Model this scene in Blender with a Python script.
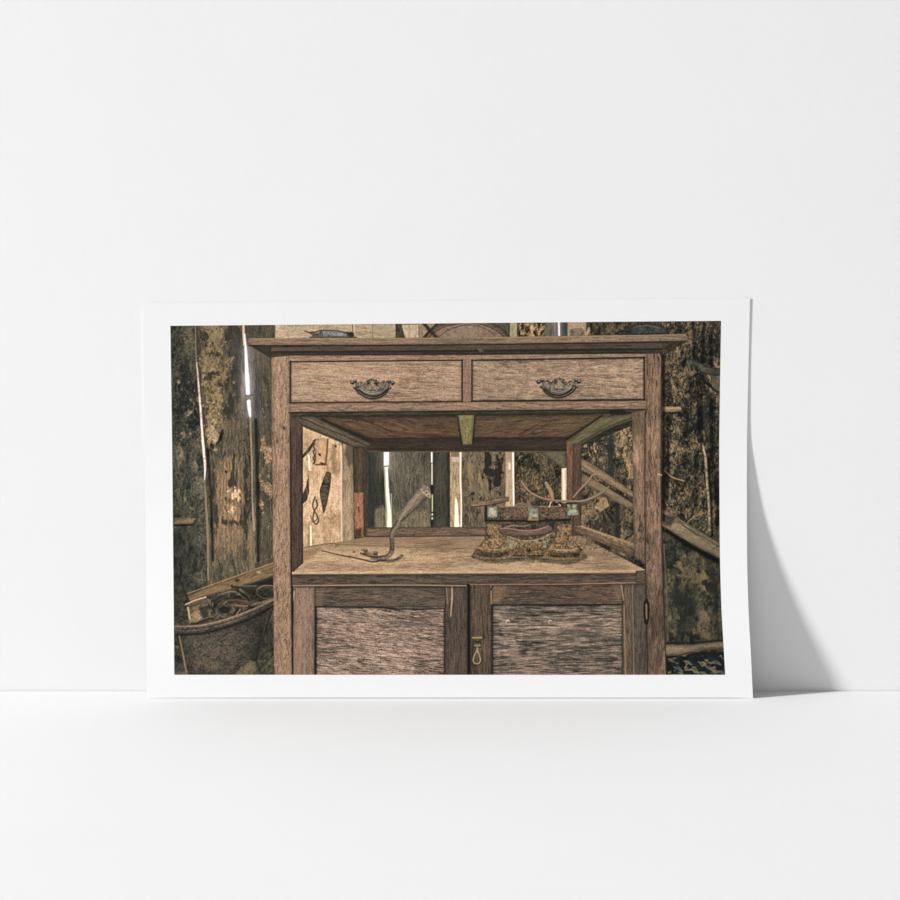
import bpy, bmesh, math
import numpy as np
from mathutils import Vector
WORLD = 0.415; LPOW = 7850.; LSIZE = 1.6; LDIST = 20.0; AZ = 73.2; EL = 21.; GAP = .0010; INKK = .93   # light levels, the wall joint, ink density
for o in list(bpy.data.objects): bpy.data.objects.remove(o)
C = bpy.context.scene.collection
sc = bpy.context.scene

# ---------------------------------------------------------------------------
#  camera, world, key light, exposure
# ---------------------------------------------------------------------------
CAM_H = 0.4387
cam = bpy.data.cameras.new('camera'); cam.sensor_width = 36; cam.lens = 80.0
cam.clip_start = .05; cam.clip_end = 50
co = bpy.data.objects.new('camera', cam); C.objects.link(co)
co.location = (0, -2.0, CAM_H); co.rotation_euler = (math.radians(90-5.5), 0, 0)
sc.camera = co

w = bpy.data.worlds.new('studio'); sc.world = w; w.use_nodes = True
bg = w.node_tree.nodes['Background']; bg.inputs[0].default_value = (1, 1, 1, 1); bg.inputs[1].default_value = WORLD

# the window light: a soft disk high on the left, grazing the wall
kl = bpy.data.lights.new('window_light', 'AREA'); kl.shape = 'DISK'; kl.size = LSIZE; kl.energy = LPOW; kl.color = (1, 1, 1)
ko = bpy.data.objects.new('window_light', kl); C.objects.link(ko)
aim = Vector((.2, 0, .15)); az, el = math.radians(AZ), math.radians(EL)
dv = Vector((-math.sin(az)*math.cos(el), -math.cos(az)*math.cos(el), math.sin(el)))
ko.location = aim+dv*LDIST
ko.rotation_euler = dv.to_track_quat('Z', 'Y').to_euler()

vs = sc.view_settings; vs.view_transform = 'Standard'; vs.look = 'None'; vs.gamma = 1.0; vs.exposure = 0.0
vs.use_curve_mapping = False
sc.cycles.max_bounces = 8; sc.cycles.diffuse_bounces = 6

# ---------------------------------------------------------------------------
#  helpers and materials
# ---------------------------------------------------------------------------
def matte(name, col, bump=0., scale=200., detail=4., rough=.85, spec=.12, var=0., vscale=6.):
    m = bpy.data.materials.new(name); m.use_nodes = True
    nt = m.node_tree; p = nt.nodes['Principled BSDF']
    p.inputs['Base Color'].default_value = (*col, 1); p.inputs['Roughness'].default_value = rough
    p.inputs['Specular IOR Level'].default_value = spec
    tc = nt.nodes.new('ShaderNodeTexCoord')
    if var:                                            # faint uneven paint
        n = nt.nodes.new('ShaderNodeTexNoise'); n.inputs['Scale'].default_value = vscale; n.inputs['Detail'].default_value = 5
        nt.links.new(tc.outputs['Object'], n.inputs['Vector'])
        r = nt.nodes.new('ShaderNodeValToRGB'); r.color_ramp.elements[0].position = .3; r.color_ramp.elements[1].position = .7
        r.color_ramp.elements[0].color = (*[c*(1-var) for c in col], 1); r.color_ramp.elements[1].color = (*col, 1)
        nt.links.new(n.outputs['Fac'], r.inputs['Fac']); nt.links.new(r.outputs['Color'], p.inputs['Base Color'])
    if bump:
        n = nt.nodes.new('ShaderNodeTexNoise'); n.inputs['Scale'].default_value = scale; n.inputs['Detail'].default_value = detail
        nt.links.new(tc.outputs['Object'], n.inputs['Vector'])
        b = nt.nodes.new('ShaderNodeBump'); b.inputs['Strength'].default_value = bump; b.inputs['Distance'].default_value = .001
        nt.links.new(n.outputs['Fac'], b.inputs['Height']); nt.links.new(b.outputs['Normal'], p.inputs['Normal'])
    return m

def ink_material():
    m = bpy.data.materials.new('pigment_ink'); m.use_nodes = True
    nt = m.node_tree; p = nt.nodes['Principled BSDF']
    p.inputs['Roughness'].default_value = .8; p.inputs['Specular IOR Level'].default_value = .08
    a = nt.nodes.new('ShaderNodeVertexColor'); a.layer_name = 'ink'
    tc = nt.nodes.new('ShaderNodeTexCoord')
    n = nt.nodes.new('ShaderNodeTexNoise'); n.inputs['Scale'].default_value = 900; n.inputs['Detail'].default_value = 3
    nt.links.new(tc.outputs['Object'], n.inputs['Vector'])
    r = nt.nodes.new('ShaderNodeMapRange'); r.inputs['From Min'].default_value = .3; r.inputs['From Max'].default_value = .7
    r.inputs['To Min'].default_value = .9; r.inputs['To Max'].default_value = 1.1
    nt.links.new(n.outputs['Fac'], r.inputs['Value'])
    x = nt.nodes.new('ShaderNodeVectorMath'); x.operation = 'SCALE'
    nt.links.new(a.outputs['Color'], x.inputs[0]); nt.links.new(r.outputs['Result'], x.inputs['Scale'])
    nt.links.new(x.outputs['Vector'], p.inputs['Base Color'])
    return m

WHITE = .745
M_WALL = matte('white_plaster', (.74, .74, .742), .10, 160., 5., 1., .0, .012, 9.)
M_FLOOR = matte('white_floor', (.68, .68, .682), .03, 220., 4., 1., .0, .012, 7.)
M_PAPER = matte('cotton_paper', (WHITE, WHITE, WHITE), .02, 900., 3., .9, .08)
M_INK = ink_material()

def box_obj(name, lo, hi, m, kind='structure'):
    bm = bmesh.new(); bmesh.ops.create_cube(bm, size=1)
    for v in bm.verts:
        for k in range(3): v.co[k] = lo[k] if v.co[k] < 0 else hi[k]
    me = bpy.data.meshes.new(name); bm.to_mesh(me); bm.free(); me.materials.append(m)
    o = bpy.data.objects.new(name, me); C.objects.link(o)
    if kind: o['kind'] = kind
    return o

# ---------------------------------------------------------------------------
#  the setting: white wall, white floor, with the hairline joint between them
# ---------------------------------------------------------------------------
box_obj('floor', (-3.2, -3.4, -.06), (3.2, -GAP, 0), M_FLOOR)
box_obj('wall_back', (-3.2, 0, -.06), (3.2, .08, 2.6), M_WALL)

# ---------------------------------------------------------------------------
#  The printed picture: painted procedurally (noise, splines, polygons) in
#  sheet coordinates; one unit = one millimetre-ish of the sheet.
# ---------------------------------------------------------------------------
PX0, PY0, PX1, PY1 = 166.0, 316.0, 730.0, 679.0
SS = 2.4
NW, NH = int((PX1-PX0)*SS), int((PY1-PY0)*SS)
_ax = (PX0 + (np.arange(NW)+.5)/SS).astype(np.float32)
_ay = (PY0 + (np.arange(NH)+.5)/SS).astype(np.float32)
CAN = np.zeros((NH, NW, 3), np.float32)
RID = np.zeros((NH, NW), np.int16)
_P = np.random.RandomState(7).rand(256, 256).astype(np.float32)

def vn(x, y, seed=0):
    x = x + seed*37.31; y = y + seed*91.73
    xi = np.floor(x); yi = np.floor(y)
    fx = x-xi; fy = y-yi
    fx = fx*fx*(3-2*fx); fy = fy*fy*(3-2*fy)
    xi = xi.astype(np.int64) & 255; yi = yi.astype(np.int64) & 255
    x2 = (xi+1) & 255; y2 = (yi+1) & 255
    a = _P[yi, xi]; b = _P[yi, x2]; c = _P[y2, xi]; d = _P[y2, x2]
    return (a+(b-a)*fx) + ((c+(d-c)*fx)-(a+(b-a)*fx))*fy

def fbm(x, y, oc=4, seed=0, gain=.55):
    t = 0; a = 1; n = 0
    for k in range(oc):
        t = t + a*(vn(x, y, seed+k*3.17)*2-1); n += a*a
        x = x*2.03+1.7; y = y*2.03-2.3; a *= gain
    return t/np.sqrt(n)*1.5

def sst(e0, e1, v):
    t = np.clip((v-e0)/(e1-e0), 0, 1)
    return t*t*(3-2*t)

def c3(c): return np.array(c, np.float32)/255.
def mix(a, b, t): return a + (b-a)*t[..., None]

def win(x0, y0, x1, y1):
    i0 = max(0, int((x0-PX0)*SS)); i1 = min(NW, int((x1-PX0)*SS)+2)
    j0 = max(0, int((y0-PY0)*SS)); j1 = min(NH, int((y1-PY0)*SS)+2)
    X, Y = np.meshgrid(_ax[i0:i1], _ay[j0:j1])
    return (slice(j0, j1), slice(i0, i1)), X, Y

def cr(pts, n=10, closed=False):                       # smooth curve through points
    p = np.array(pts, float)
    if closed: q = np.vstack([p[-1:], p, p[:2]])
    else: q = np.vstack([2*p[0]-p[1], p, 2*p[-1]-p[-2]])
    out = []
    for i in range(1, len(q)-2):
        for t in np.linspace(0, 1, n, endpoint=False):
            a, b, c, d = q[i-1], q[i], q[i+1], q[i+2]
            out.append(.5*((2*b)+(c-a)*t+(2*a-5*b+4*c-d)*t*t+(3*b-3*c+d-a)*t**3))
    if not closed: out.append(q[-2])
    return np.array(out)

def poly_sd(pts, X, Y):
    p = np.array(pts, np.float32); n = len(p)
    d = np.full(X.shape, 1e9, np.float32); ins = np.zeros(X.shape, bool)
    for i in range(n):
        ax, ay = p[i]; bx, by = p[(i+1) % n]
        ex, ey = bx-ax, by-ay
        L = ex*ex+ey*ey+1e-9
        t = np.clip(((X-ax)*ex+(Y-ay)*ey)/L, 0, 1)
        d = np.minimum(d, (X-ax-t*ex)**2+(Y-ay-t*ey)**2)
        if ay != by:
            c = ((ay > Y) != (by > Y)) & (X < (bx-ax)*(Y-ay)/(by-ay)+ax)
            ins ^= c
    d = np.sqrt(d)
    return np.where(ins, d, -d)

def blend(s, col, al, rid=None):
    CAN[s] = CAN[s]*(1-al[..., None]) + col*al[..., None]
    if rid is not None: RID[s] = np.where(al > .5, rid, RID[s])

def fill(pts, tex, rid=None, op=1., edge=0., ew=1.5, soft=.45, rough=0., hl=None):
    """tex: colour tuple or function(X, Y) -> rgb; edge darkens the rim"""
    p = np.array(pts)
    s, X, Y = win(p[:, 0].min()-2-rough, p[:, 1].min()-2-rough, p[:, 0].max()+2+rough, p[:, 1].max()+2+rough)
    if X.size == 0: return
    sd = poly_sd(p, X, Y)
    if rough: sd = sd + rough*fbm(X/4, Y/4, 3, 5)
    al = np.clip(.5+sd/soft/2, 0, 1)*op
    col = tex(X, Y) if callable(tex) else np.broadcast_to(c3(tex), X.shape+(3,))
    if edge: col = col*(1-edge*np.exp(-np.maximum(sd, 0)/ew))[..., None]
    if hl: col = col + hl(X, Y, sd)[..., None]
    blend(s, col, al, rid)

def path_d(pts, X, Y, ws):
    """distance to a polyline in units of the local half width, side sign, position along"""
    best = np.full(X.shape, 1e9, np.float32); sgn = np.zeros(X.shape, np.float32); pos = np.zeros(X.shape, np.float32)
    wl = np.ones(X.shape, np.float32)
    n = len(pts)
    for i in range(n-1):
        ax, ay = pts[i]; bx, by = pts[i+1]
        ex, ey = bx-ax, by-ay; L = ex*ex+ey*ey+1e-9
        t = np.clip(((X-ax)*ex+(Y-ay)*ey)/L, 0, 1)
        dx = X-ax-t*ex; dy = Y-ay-t*ey
        w = ws[i]+(ws[i+1]-ws[i])*t
        d = np.sqrt(dx*dx+dy*dy)
        m = d-w < best
        best = np.where(m, d-w, best)
        cr_ = (ex*dy-ey*dx)/np.sqrt(L)
        sgn = np.where(m, cr_/np.maximum(w, .05), sgn); pos = np.where(m, (i+t)/(n-1), pos); wl = np.where(m, w, wl)
    return best, sgn, pos, wl

def stroke(pts, w, tex, rid=None, op=1., smooth=True, soft=.45, shade=0., n=8, edge=0., side=1):
    """w: full width, or list of widths at the points; shade: roundness"""
    k = len(pts)
    ws = np.full(k, float(w)) if np.isscalar(w) else np.array(w, float)
    p = np.array(pts, float)
    if smooth and k > 2:
        q = cr(p, n); ws = np.interp(np.linspace(0, k-1, len(q)), np.arange(k), ws); p = q
    ws = ws/2
    m = ws.max()+1.5
    s, X, Y = win(p[:, 0].min()-m, p[:, 1].min()-m, p[:, 0].max()+m, p[:, 1].max()+m)
    if X.size == 0: return
    d, sg, pos, wl = path_d(p, X, Y, ws)
    al = np.clip(.5-d/soft/2, 0, 1)*op
    col = tex(X, Y) if callable(tex) else np.broadcast_to(c3(tex), X.shape+(3,))
    if shade: col = col*(1+shade*np.clip(-sg*side, -1, 1))[..., None]
    if edge: col = col*(1-edge*np.clip(np.abs(sg), 0, 1)**3)[..., None]
    blend(s, col, al, rid)

def glow(pts, rad, col, amt):
    p = np.array(pts, float)
    s, X, Y = win(p[:, 0].min()-rad*3, p[:, 1].min()-rad*3, p[:, 0].max()+rad*3, p[:, 1].max()+rad*3)
    d, _, _, _ = path_d(p, X, Y, np.zeros(len(p)))
    a = amt*np.exp(-np.maximum(d, 0)/rad)
    CAN[s] = 1-(1-CAN[s])*(1-c3(col)*a[..., None])

def shadow(pts, w, amt, soft=2.):                      # dark soft trace
    p = cr(pts, 6) if len(pts) > 2 else np.array(pts, float)
    r = w/2+soft*2
    s, X, Y = win(p[:, 0].min()-r, p[:, 1].min()-r, p[:, 0].max()+r, p[:, 1].max()+r)
    d, _, _, _ = path_d(p, X, Y, np.full(len(p), w/2))
    CAN[s] *= (1-amt*sst(soft, -soft*.5, d))[..., None]

def wood(base, dark, ang=0., sl=22., sw=1.1, amt=.8, seed=1, lite=None, pore=.35, big=.25, warp=1.2, rgh=.12):
    base, dark = c3(base), c3(dark)
    lt = c3(lite) if lite is not None else np.minimum(base*1.22, 1)
    ca, sa = np.cos(np.radians(ang)), np.sin(np.radians(ang))
    def f(X, Y):
        u = X*ca+Y*sa; v = -X*sa+Y*ca
        v = v + warp*fbm(u/30, v/14, 3, seed+9)
        g = .5*fbm(u/(sl*.6), v/(sw*.8), 4, seed)+.55*fbm(u/max(2.6, sl*.2), v/max(.8, sw*.55), 2, seed+4)
        b = fbm(X/38, Y/26, 3, seed+2)
        t = g*amt+b*big
        c = mix(np.broadcast_to(base, X.shape+(3,)), dark, np.clip(-t*.5, 0, 1))
        c = mix(c, lt, np.clip(t*.4, 0, 1))
        if pore:
            q = fbm(u/max(2., sl*.14), v/.8, 2, seed+6)
            c = mix(c, dark*.8, pore*.7*sst(.5, 1.3, q))
        return c*(1+.6*rgh*fbm(X/.75, Y/.75, 2, seed+8))[..., None]
    return f

def rust(base, dark, lite, sc=2.2, seed=3, amt=1., st=1.):
    base, dark, lite = c3(base), c3(dark), c3(lite)
    def f(X, Y):
        g = fbm(X/sc, Y/(sc*st), 4, seed, .7)*amt
        g2 = fbm(X/(sc*5), Y/(sc*5*st), 3, seed+5)
        t = g+.5*g2
        c = mix(np.broadcast_to(base, X.shape+(3,)), dark, np.clip(-t*.66, 0, 1))
        return mix(c, lite, np.clip(t*.5, 0, 1))
    return f

def bark(base, dark, lite, sc=4., seed=5, amt=1., st=2.2, fine=.35):
    base, dark, lite = c3(base), c3(dark), c3(lite)
    def f(X, Y):
        wx = 5*fbm(X/11, Y/17, 3, seed+1); wy = 7*fbm(X/13, Y/15, 3, seed+2)
        r = 1-np.abs(fbm((X+wx)/sc, (Y+wy)/(sc*st), 3, seed, .6))*1.6
        lo = fbm(X/16, Y/24, 3, seed+3)
        fn = fbm(X/1.3, Y/1.9, 3, seed+4, .7)
        t = amt*(.75*(r-.35)+.75*lo+fine*fn)
        c = mix(np.broadcast_to(base, X.shape+(3,)), dark, np.clip(-t*.8, 0, 1))
        return mix(c, lite, np.clip(t*.55-.05, 0, 1))
    return f

def blobs(X, Y, L):
    f = np.zeros(X.shape, np.float32)
    for (x, y, rx, ry, a) in L:
        f += a*np.exp(-((X-x)/rx)**2-((Y-y)/ry)**2)
    return f

def patch(box, L, tex, sc=5., st=1.6, thr=.55, soft=.25, amp=.35, seed=11, op=1., clipx=None):
    s, X, Y = win(*box)
    f = blobs(X, Y, L)+amp*fbm(X/sc, Y/(sc*st), 4, seed, .62)
    al = sst(thr-soft, thr+soft, f)*op
    if clipx: al = al*clipx(X, Y)
    blend(s, tex(X, Y) if callable(tex) else np.broadcast_to(c3(tex), X.shape+(3,)), al)

def rect(x0, y0, x1, y1): return [(x0, y0), (x1, y0), (x1, y1), (x0, y1)]

# ids of the printed things
(BARN, CAB, DRW1, DRW2, PULL1, PULL2, DOOR1, DOOR2, TOP, LATCH, BUCK, CRANK, SCALE, PLANKL, PLANKR,
 BLADE, CLOTH, POLE, SCRAP, ARCH, TOOL, FABRIC, BUNDLE) = range(23)

def paint():
    RID[:] = BARN
    # ================= barn wall ==========================================
    dk = wood((74, 68, 56), (30, 31, 28), 90, 26, 2.2, 1.0, 21, (112, 100, 80), .4, .5, 2.5, .16)
    s, X, Y = win(PX0, PY0, PX1, PY1); CAN[s] = dk(X, Y)
    # --- left: narrow dark mossy board
    fill([(166, 316), (195.5, 316), (196, 365), (203, 430), (207, 540), (208, 640), (166, 640)],
         bark((66, 63, 53), (36, 36, 33), (116, 108, 88), 3.2, 31, 1., 1.8, .5))
    patch((168, 324, 200, 380), [(188, 346, 10, 20, .9), (183, 335, 12, 8, .3)], rust((98, 92, 70), (56, 55, 46), (132, 122, 92), 1.6, 32), 4, 1.2, .55, .35)
    patch((168, 360, 205, 520), [(178, 385, 5, 14, .5), (192, 412, 6, 12, .35), (179, 452, 5, 6, .9), (177, 470, 4, 8, .5), (195, 465, 3, 6, .7), (183, 437, 9, 6, .5), (182, 495, 7, 12, .45)],
          rust((112, 103, 82), (62, 58, 47), (150, 138, 112), 1.5, 33), 3, 1.4, .52, .25, .4)
    patch((168, 340, 206, 520), [(188, 470, 6, 40, .8), (182, 375, 9, 20, .5), (197, 500, 5, 25, .8)], (38, 39, 36), 4, 3, .55, .4, .3, 14, .4)
    patch((168, 500, 210, 600), [(185, 560, 16, 34, 1.0), (181, 535, 14, 8, .9)], rust((58, 55, 45), (32, 33, 31), (84, 78, 62), 3, 35, 1, 2), 6, 2, .5, .3)
    # --- second board with the flaking plaster
    b2 = wood((88, 78, 62), (38, 36, 31), 90, 30, 1.7, 1.1, 41, (128, 110, 84), .45, .4, 3, .16)
    fill([(196, 316), (243, 316), (246, 360), (250, 420), (252, 500), (256, 620), (207, 620), (206, 540), (204.5, 440), (200, 400), (197, 360)], b2, edge=.35, ew=2)
    patch((196, 322, 245, 345), [(203, 336, 5, 10, .9), (209, 345, 6, 14, .7)], (56, 52, 44), 3, 2, .5, .3, .3, 3, .7)
    patch((222, 322, 246, 420), [(233, 340, 9, 26, .9), (238, 370, 6, 40, .7), (231, 402, 8, 24, .8)], wood((58, 54, 46), (32, 32, 29), 90, 24, 1.5, 1, 43), 4, 3, .5, .3)
    pl = rust((126, 108, 78), (70, 60, 44), (160, 140, 104), 1.7, 44, 1.1, 1.3)
    patch((194, 320, 240, 452), [(215, 326, 9, 12, 1.1), (212, 345, 10, 14, 1.1), (213, 362, 12, 12, 1.2), (225, 375, 8, 9, 1.1), (213, 390, 10, 14, 1.1), (203, 368, 4, 8, .8),
                                 (217, 412, 9, 16, 1.2), (212, 434, 8, 14, 1.3), (205, 326, 6, 3, .9), (231, 360, 3, 5, .7)], pl, 4.5, 1.2, .62, .16, .4, 45, .85)
    patch((194, 320, 240, 452), [(212, 374, 9, 3, 1.0), (216, 354, 5, 3, .7), (219, 386, 6, 4, .8), (209, 378, 4, 3, .7), (227, 411, 5, 6, 1.1), (205, 340, 4, 9, .8), (222, 343, 2, 9, .5), (217, 402, 5, 3, .45)],
          (54, 46, 36), 2.4, 1, .58, .14, .35, 46, .85)
    patch((198, 395, 228, 450), [(213, 432, 6, 16, .9), (216, 405, 6, 8, .5)], rust((168, 150, 118), (112, 96, 72), (198, 182, 150), 1.7, 47), 3, 1, .6, .3, .4, 48, .75)
    for q in ((212, 424, 1.5), (218, 443, 1.), (209, 437, .9), (215, 428, .8), (220, 420, .9), (212, 441, 1.1)):
        stroke([(q[0]-.5, q[1]), (q[0]+.5, q[1]+.3)], q[2], (58, 48, 36))
    fill(cr([(222, 430), (223.5, 432), (221, 440), (216, 444.5), (218, 440)], 6, True), (28, 26, 23), soft=1.)
    fill(cr([(208, 444), (212, 443), (214, 447), (210, 452), (207, 450)], 5, True), (38, 34, 28), soft=1.2)
    # warm lower part of that board
    patch((206, 440, 250, 560), [(228, 470, 9, 20, .9), (220, 500, 8, 34, .9), (234, 500, 9, 34, 1.1), (226, 530, 12, 30, .9), (239, 520, 5, 40, .8)],
          wood((120, 99, 74), (58, 49, 39), 88, 26, 2.0, 1.3, 51, (160, 134, 102), .4, .4, 4, .16), 5, 4, .58, .35, .45, 52, .85)
    patch((225, 480, 245, 520), [(236, 494, 5, 6, 1.2), (233, 512, 4, 6, .8)], rust((176, 152, 122), (120, 98, 72), (210, 190, 160), 1.5, 53), 3, 1.3, .62, .2, .4)
    patch((206, 440, 250, 560), [(232, 474, 2, 12, .8), (217, 520, 2, 20, .8), (241, 530, 2, 20, .6), (230, 483, 3, 6, 1.), (225.5, 500, 1.6, 4, 1.), (228, 522, 14, 4, .8), (213, 490, 3, 40, .8), (246, 500, 2.5, 60, .9), (233.5, 465, 1.6, 18, .6), (236, 480, 1.4, 14, .8), (222, 455, 10, 4, .5)],
          (46, 41, 34), 3, 3, .55, .25, .35, 54, .85)
    stroke([(225.6, 471.5), (226.4, 472.2)], 2.2, (34, 30, 26))
    for k in range(11):
        x = 208+k*3.5
        stroke([(x, 446+k % 4*4), (x+1.2, 480), (x+.5+.6*np.sin(k), 520+k % 3*8), (x+2, 560)], .7, (48, 42, 35), op=.3)
    # third board (right of the bright gap)
    b3 = wood((72, 66, 54), (34, 33, 29), 90, 30, 1.5, 1.1, 61, (104, 92, 70), .4, .4, 2, .16)
    fill([(243, 316), (275, 316), (275, 620), (256, 620), (252, 500), (250, 420)], b3)
    patch((248, 350, 275, 560), [(263, 441, 3, 6, .9), (267, 450, 5, 8, 1.1), (270, 458, 5, 8, .9), (261, 478, 3, 6, .9), (266, 486, 5, 6, 1.2), (270, 491, 3, 6, 1.1), (262, 503, 2.5, 10, .8), (263, 513, 2, 8, .8), (264, 413, 3, 4, .7)],
          rust((142, 118, 87), (86, 70, 51), (186, 158, 122), 1.5, 62, 1.2), 3, 1.5, .6, .22, .42, 11, .85)
    patch((246, 500, 262, 600), [(252, 560, 4, 50, .9)], wood((112, 98, 76), (60, 54, 44), 90, 30, 1.4, 1, 63), 3, 5, .5, .3)
    patch((252, 330, 262, 430), [(256, 400, 3, 40, .7)], (40, 40, 38), 3, 5, .5, .4, .3, 8, .7)
    # pale slits of daylight
    stroke([(195.4, 325), (195.6, 344), (196.4, 366)], .8, (136, 128, 106), op=.85)
    stroke([(196.8, 362), (198.6, 385), (200.6, 410), (202, 430), (203.6, 450), (205, 466), (204.6, 480)], [.6, 1.5, 1.9, 2.1, 2.6, 2.0, .8], rust((216, 204, 192), (168, 154, 140), (240, 232, 224), 2, 64))
    stroke([(204.6, 480), (206, 505), (207.5, 535), (208, 580)], [1, 2, 2.4, 1.6], (128, 118, 96), op=.7)
    shadow([(208, 450), (211, 500), (212.5, 560)], 2, .55, 2)
    stroke([(243.4, 324), (243.6, 334), (243.8, 345)], [2, 2.4, 1.2], (186, 168, 146))
    glow([(246.4, 350), (248.2, 392), (250, 414)], 5.5, (150, 150, 185), .62)
    glow([(247, 375), (248, 392)], 3, (235, 230, 250), .6)
    stroke([(244.6, 334), (245.8, 352), (247.2, 378), (248, 394)], [1.0, 2.4, 3.9, 3.6], (250, 247, 250))
    stroke([(248.6, 401.5), (249.4, 410), (250.2, 416.5)], [3.6, 3.2, 1.8], (248, 244, 246))
    stroke([(246.6, 397.4), (251, 397)], 3.0, (122, 114, 94), smooth=False)
    stroke([(245, 395.3), (252.5, 395)], 1.0, (64, 58, 50), smooth=False, op=.7)
    stroke([(250, 417), (251, 440), (252, 470), (252.2, 500), (254, 530)], [1.6, 1.9, 1.6, 1.2, 2.6], (158, 141, 115), op=.65)
    shadow([(256, 420), (258, 500), (258, 560)], 2.5, .5, 2)
    # peg
    fill([(174, 518.2), (193, 517.8), (196.5, 518.6), (192, 523.8), (173, 524.4)], wood((142, 122, 96), (86, 72, 56), 0, 14, 1.2, .8, 65), edge=.35)
    stroke([(173, 525.6), (193, 525)], 1.8, (28, 27, 24), smooth=False, op=.8)
    # lower dark shelf behind the bucket
    patch((168, 575, 276, 680), [(200, 640, 60, 40, 1.2), (180, 590, 10, 14, .9)], rust((56, 52, 43), (30, 30, 27), (86, 78, 62), 3, 66), 5, 1, .5, .3)

    # ================= top strip behind the cabinet ========================
    fill(rect(274.5, 318, 396.5, 341), wood((166, 150, 124), (110, 98, 78), 4, 20, 1.6, .8, 71, (196, 180, 152), .4))
    stroke([(274.6, 322), (274.6, 338)], 1.4, (78, 70, 56), smooth=False, op=.8)
    stroke([(352.5, 322), (353, 333)], .9, (80, 70, 56), smooth=False)
    stroke([(353.6, 322), (354, 333)], .9, (200, 186, 160), smooth=False, op=.8)
    stroke([(372.5, 322), (372.5, 338)], .9, (120, 106, 84), smooth=False)
    fill(rect(373, 322, 394, 338), wood((152, 142, 118), (104, 96, 76), 4, 20, 2.4, .9, 72), op=.6)
    fill([(396.5, 320), (399, 320), (405, 339), (396, 339)], (58, 52, 42))
    fill(rect(400, 318, 424, 340), wood((176, 162, 134), (128, 114, 90), 90, 20, 2, .7, 73), op=1)
    fill([(395.5, 318), (400, 318), (405.4, 339), (395.5, 339)], rust((62, 56, 46), (40, 36, 30), (86, 78, 62), 2, 74))
    stroke([(400, 324.2), (430, 323.6)], 1.2, (64, 58, 48), smooth=False, op=.7)
    fill(rect(418.6, 318, 421.8, 338), wood((150, 132, 102), (92, 80, 60), 90, 12, .8, .8, 75), edge=.5, ew=.6)
    fill(rect(422, 318, 436, 338), wood((132, 118, 96), (84, 74, 58), 80, 12, 1.5, .8, 76))
    # metal grip lying on top
    stroke([(304.5, 331.2), (313, 332.4), (322, 330.2), (335, 330.4), (347, 332.6), (353, 333)], [.8, 1.2, 1.0, 1.0, 1.2, 1.6], (42, 38, 34), TOOL)
    stroke([(310, 337.4), (330, 337.2), (356, 337.4)], 1.8, (62, 55, 46), TOOL, op=.9); stroke([(306, 331.4), (312, 334), (318, 335.6)], 1.0, (74, 66, 54), TOOL); fill(rect(312, 333, 320, 336.6), (78, 72, 62), TOOL, soft=1)
    fill(cr([(320, 331.4), (330, 331), (347, 333.2), (348, 336), (334, 336.2), (321, 335.4)], 4, True), rust((128, 134, 138), (70, 74, 78), (186, 192, 196), 1.6, 77, .7), TOOL, edge=.45, ew=.8)
    for q in (320.5, 322, 347, 351): stroke([(q, 331.6), (q+.4, 336.6)], .8, (48, 46, 44), TOOL, smooth=False)
    fill(cr([(348, 333), (353, 332.8), (354, 336), (349, 336.6)], 4, True), (52, 48, 44), TOOL)
    # arch (old headboard behind)
    A = [(424, 340), (430, 333), (440, 326.2), (452, 322.4), (468, 320.4), (482, 322), (495, 327), (504, 333.6), (509, 340)]
    fill(cr(A, 8).tolist()+[(509, 341), (424, 341)], wood((120, 100, 82), (80, 66, 54), 0, 10, 1.2, .9, 78, (150, 130, 108)), ARCH)
    ins = [(437, 340), (444, 333), (455, 327.5), (468, 325.2), (481, 327), (491, 332.5), (497, 340)]
    stroke(A, 5.5, wood((86, 66, 52), (44, 34, 28), 10, 14, .8, .9, 79), ARCH, edge=.5)
    stroke([(x, y+1.4) for x, y in A], 1., (128, 104, 82), ARCH, op=.6)
    stroke(ins, 1.0, (62, 48, 38), ARCH, op=.8)
    stroke([(478.3, 325), (478.6, 339)], .8, (74, 60, 50), ARCH, smooth=False)
    fill(cr(ins, 6).tolist(), rust((132, 114, 98), (92, 78, 66), (158, 140, 120), 1.6, 80, .7), ARCH, op=.6)
    stroke([(423.6, 323), (437, 338)], 3.4, (58, 50, 40), smooth=False, edge=.3)
    stroke([(437, 322.8), (424, 338)], 2.2, (50, 42, 34), smooth=False, op=.8)
    # right of the arch
    fill(rect(510, 318, 519, 340), wood((150, 146, 116), (108, 100, 78), 90, 20, 1.5, .7, 81), op=.9)
    fill(rect(517, 318, 546, 340), rust((66, 54, 40), (32, 28, 24), (168, 138, 98), 2.4, 82, 1.25))
    patch((516, 320, 546, 340), [(521, 331, 3, 6, .9), (532, 328, 3, 4, .9), (531, 335, 4, 2, 1.0), (540, 330, 3, 4, .8)], rust((172, 142, 102), (112, 90, 64), (196, 170, 130), 1.4, 83), 2.4, 1, .55, .2, .4)
    fill(rect(545, 318, 557, 340), wood((98, 94, 82), (54, 52, 46), 90, 18, 1.4, .8, 84))
    fill(rect(556, 318, 568, 340), wood((60, 59, 56), (36, 36, 35), 90, 18, 1.4, .8, 85))
    glow([(559, 322), (559, 336)], 2.4, (200, 200, 215), .6)
    stroke([(558.8, 320), (559.2, 337)], 1.5, (232, 229, 228), smooth=False)
    fill(rect(567.5, 318, 586, 340), wood((150, 134, 112), (100, 88, 72), 90, 18, 1.6, .8, 86))
    fill([(570.5, 329), (582, 327.6), (585, 331), (585, 338), (569, 338)], rust((110, 100, 84), (74, 66, 54), (134, 122, 102), 1.8, 87))
    fill(rect(590, 318, 690, 342), rust((64, 55, 42), (30, 28, 24), (128, 108, 78), 2.6, 88, 1.1, 1.3))
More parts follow.
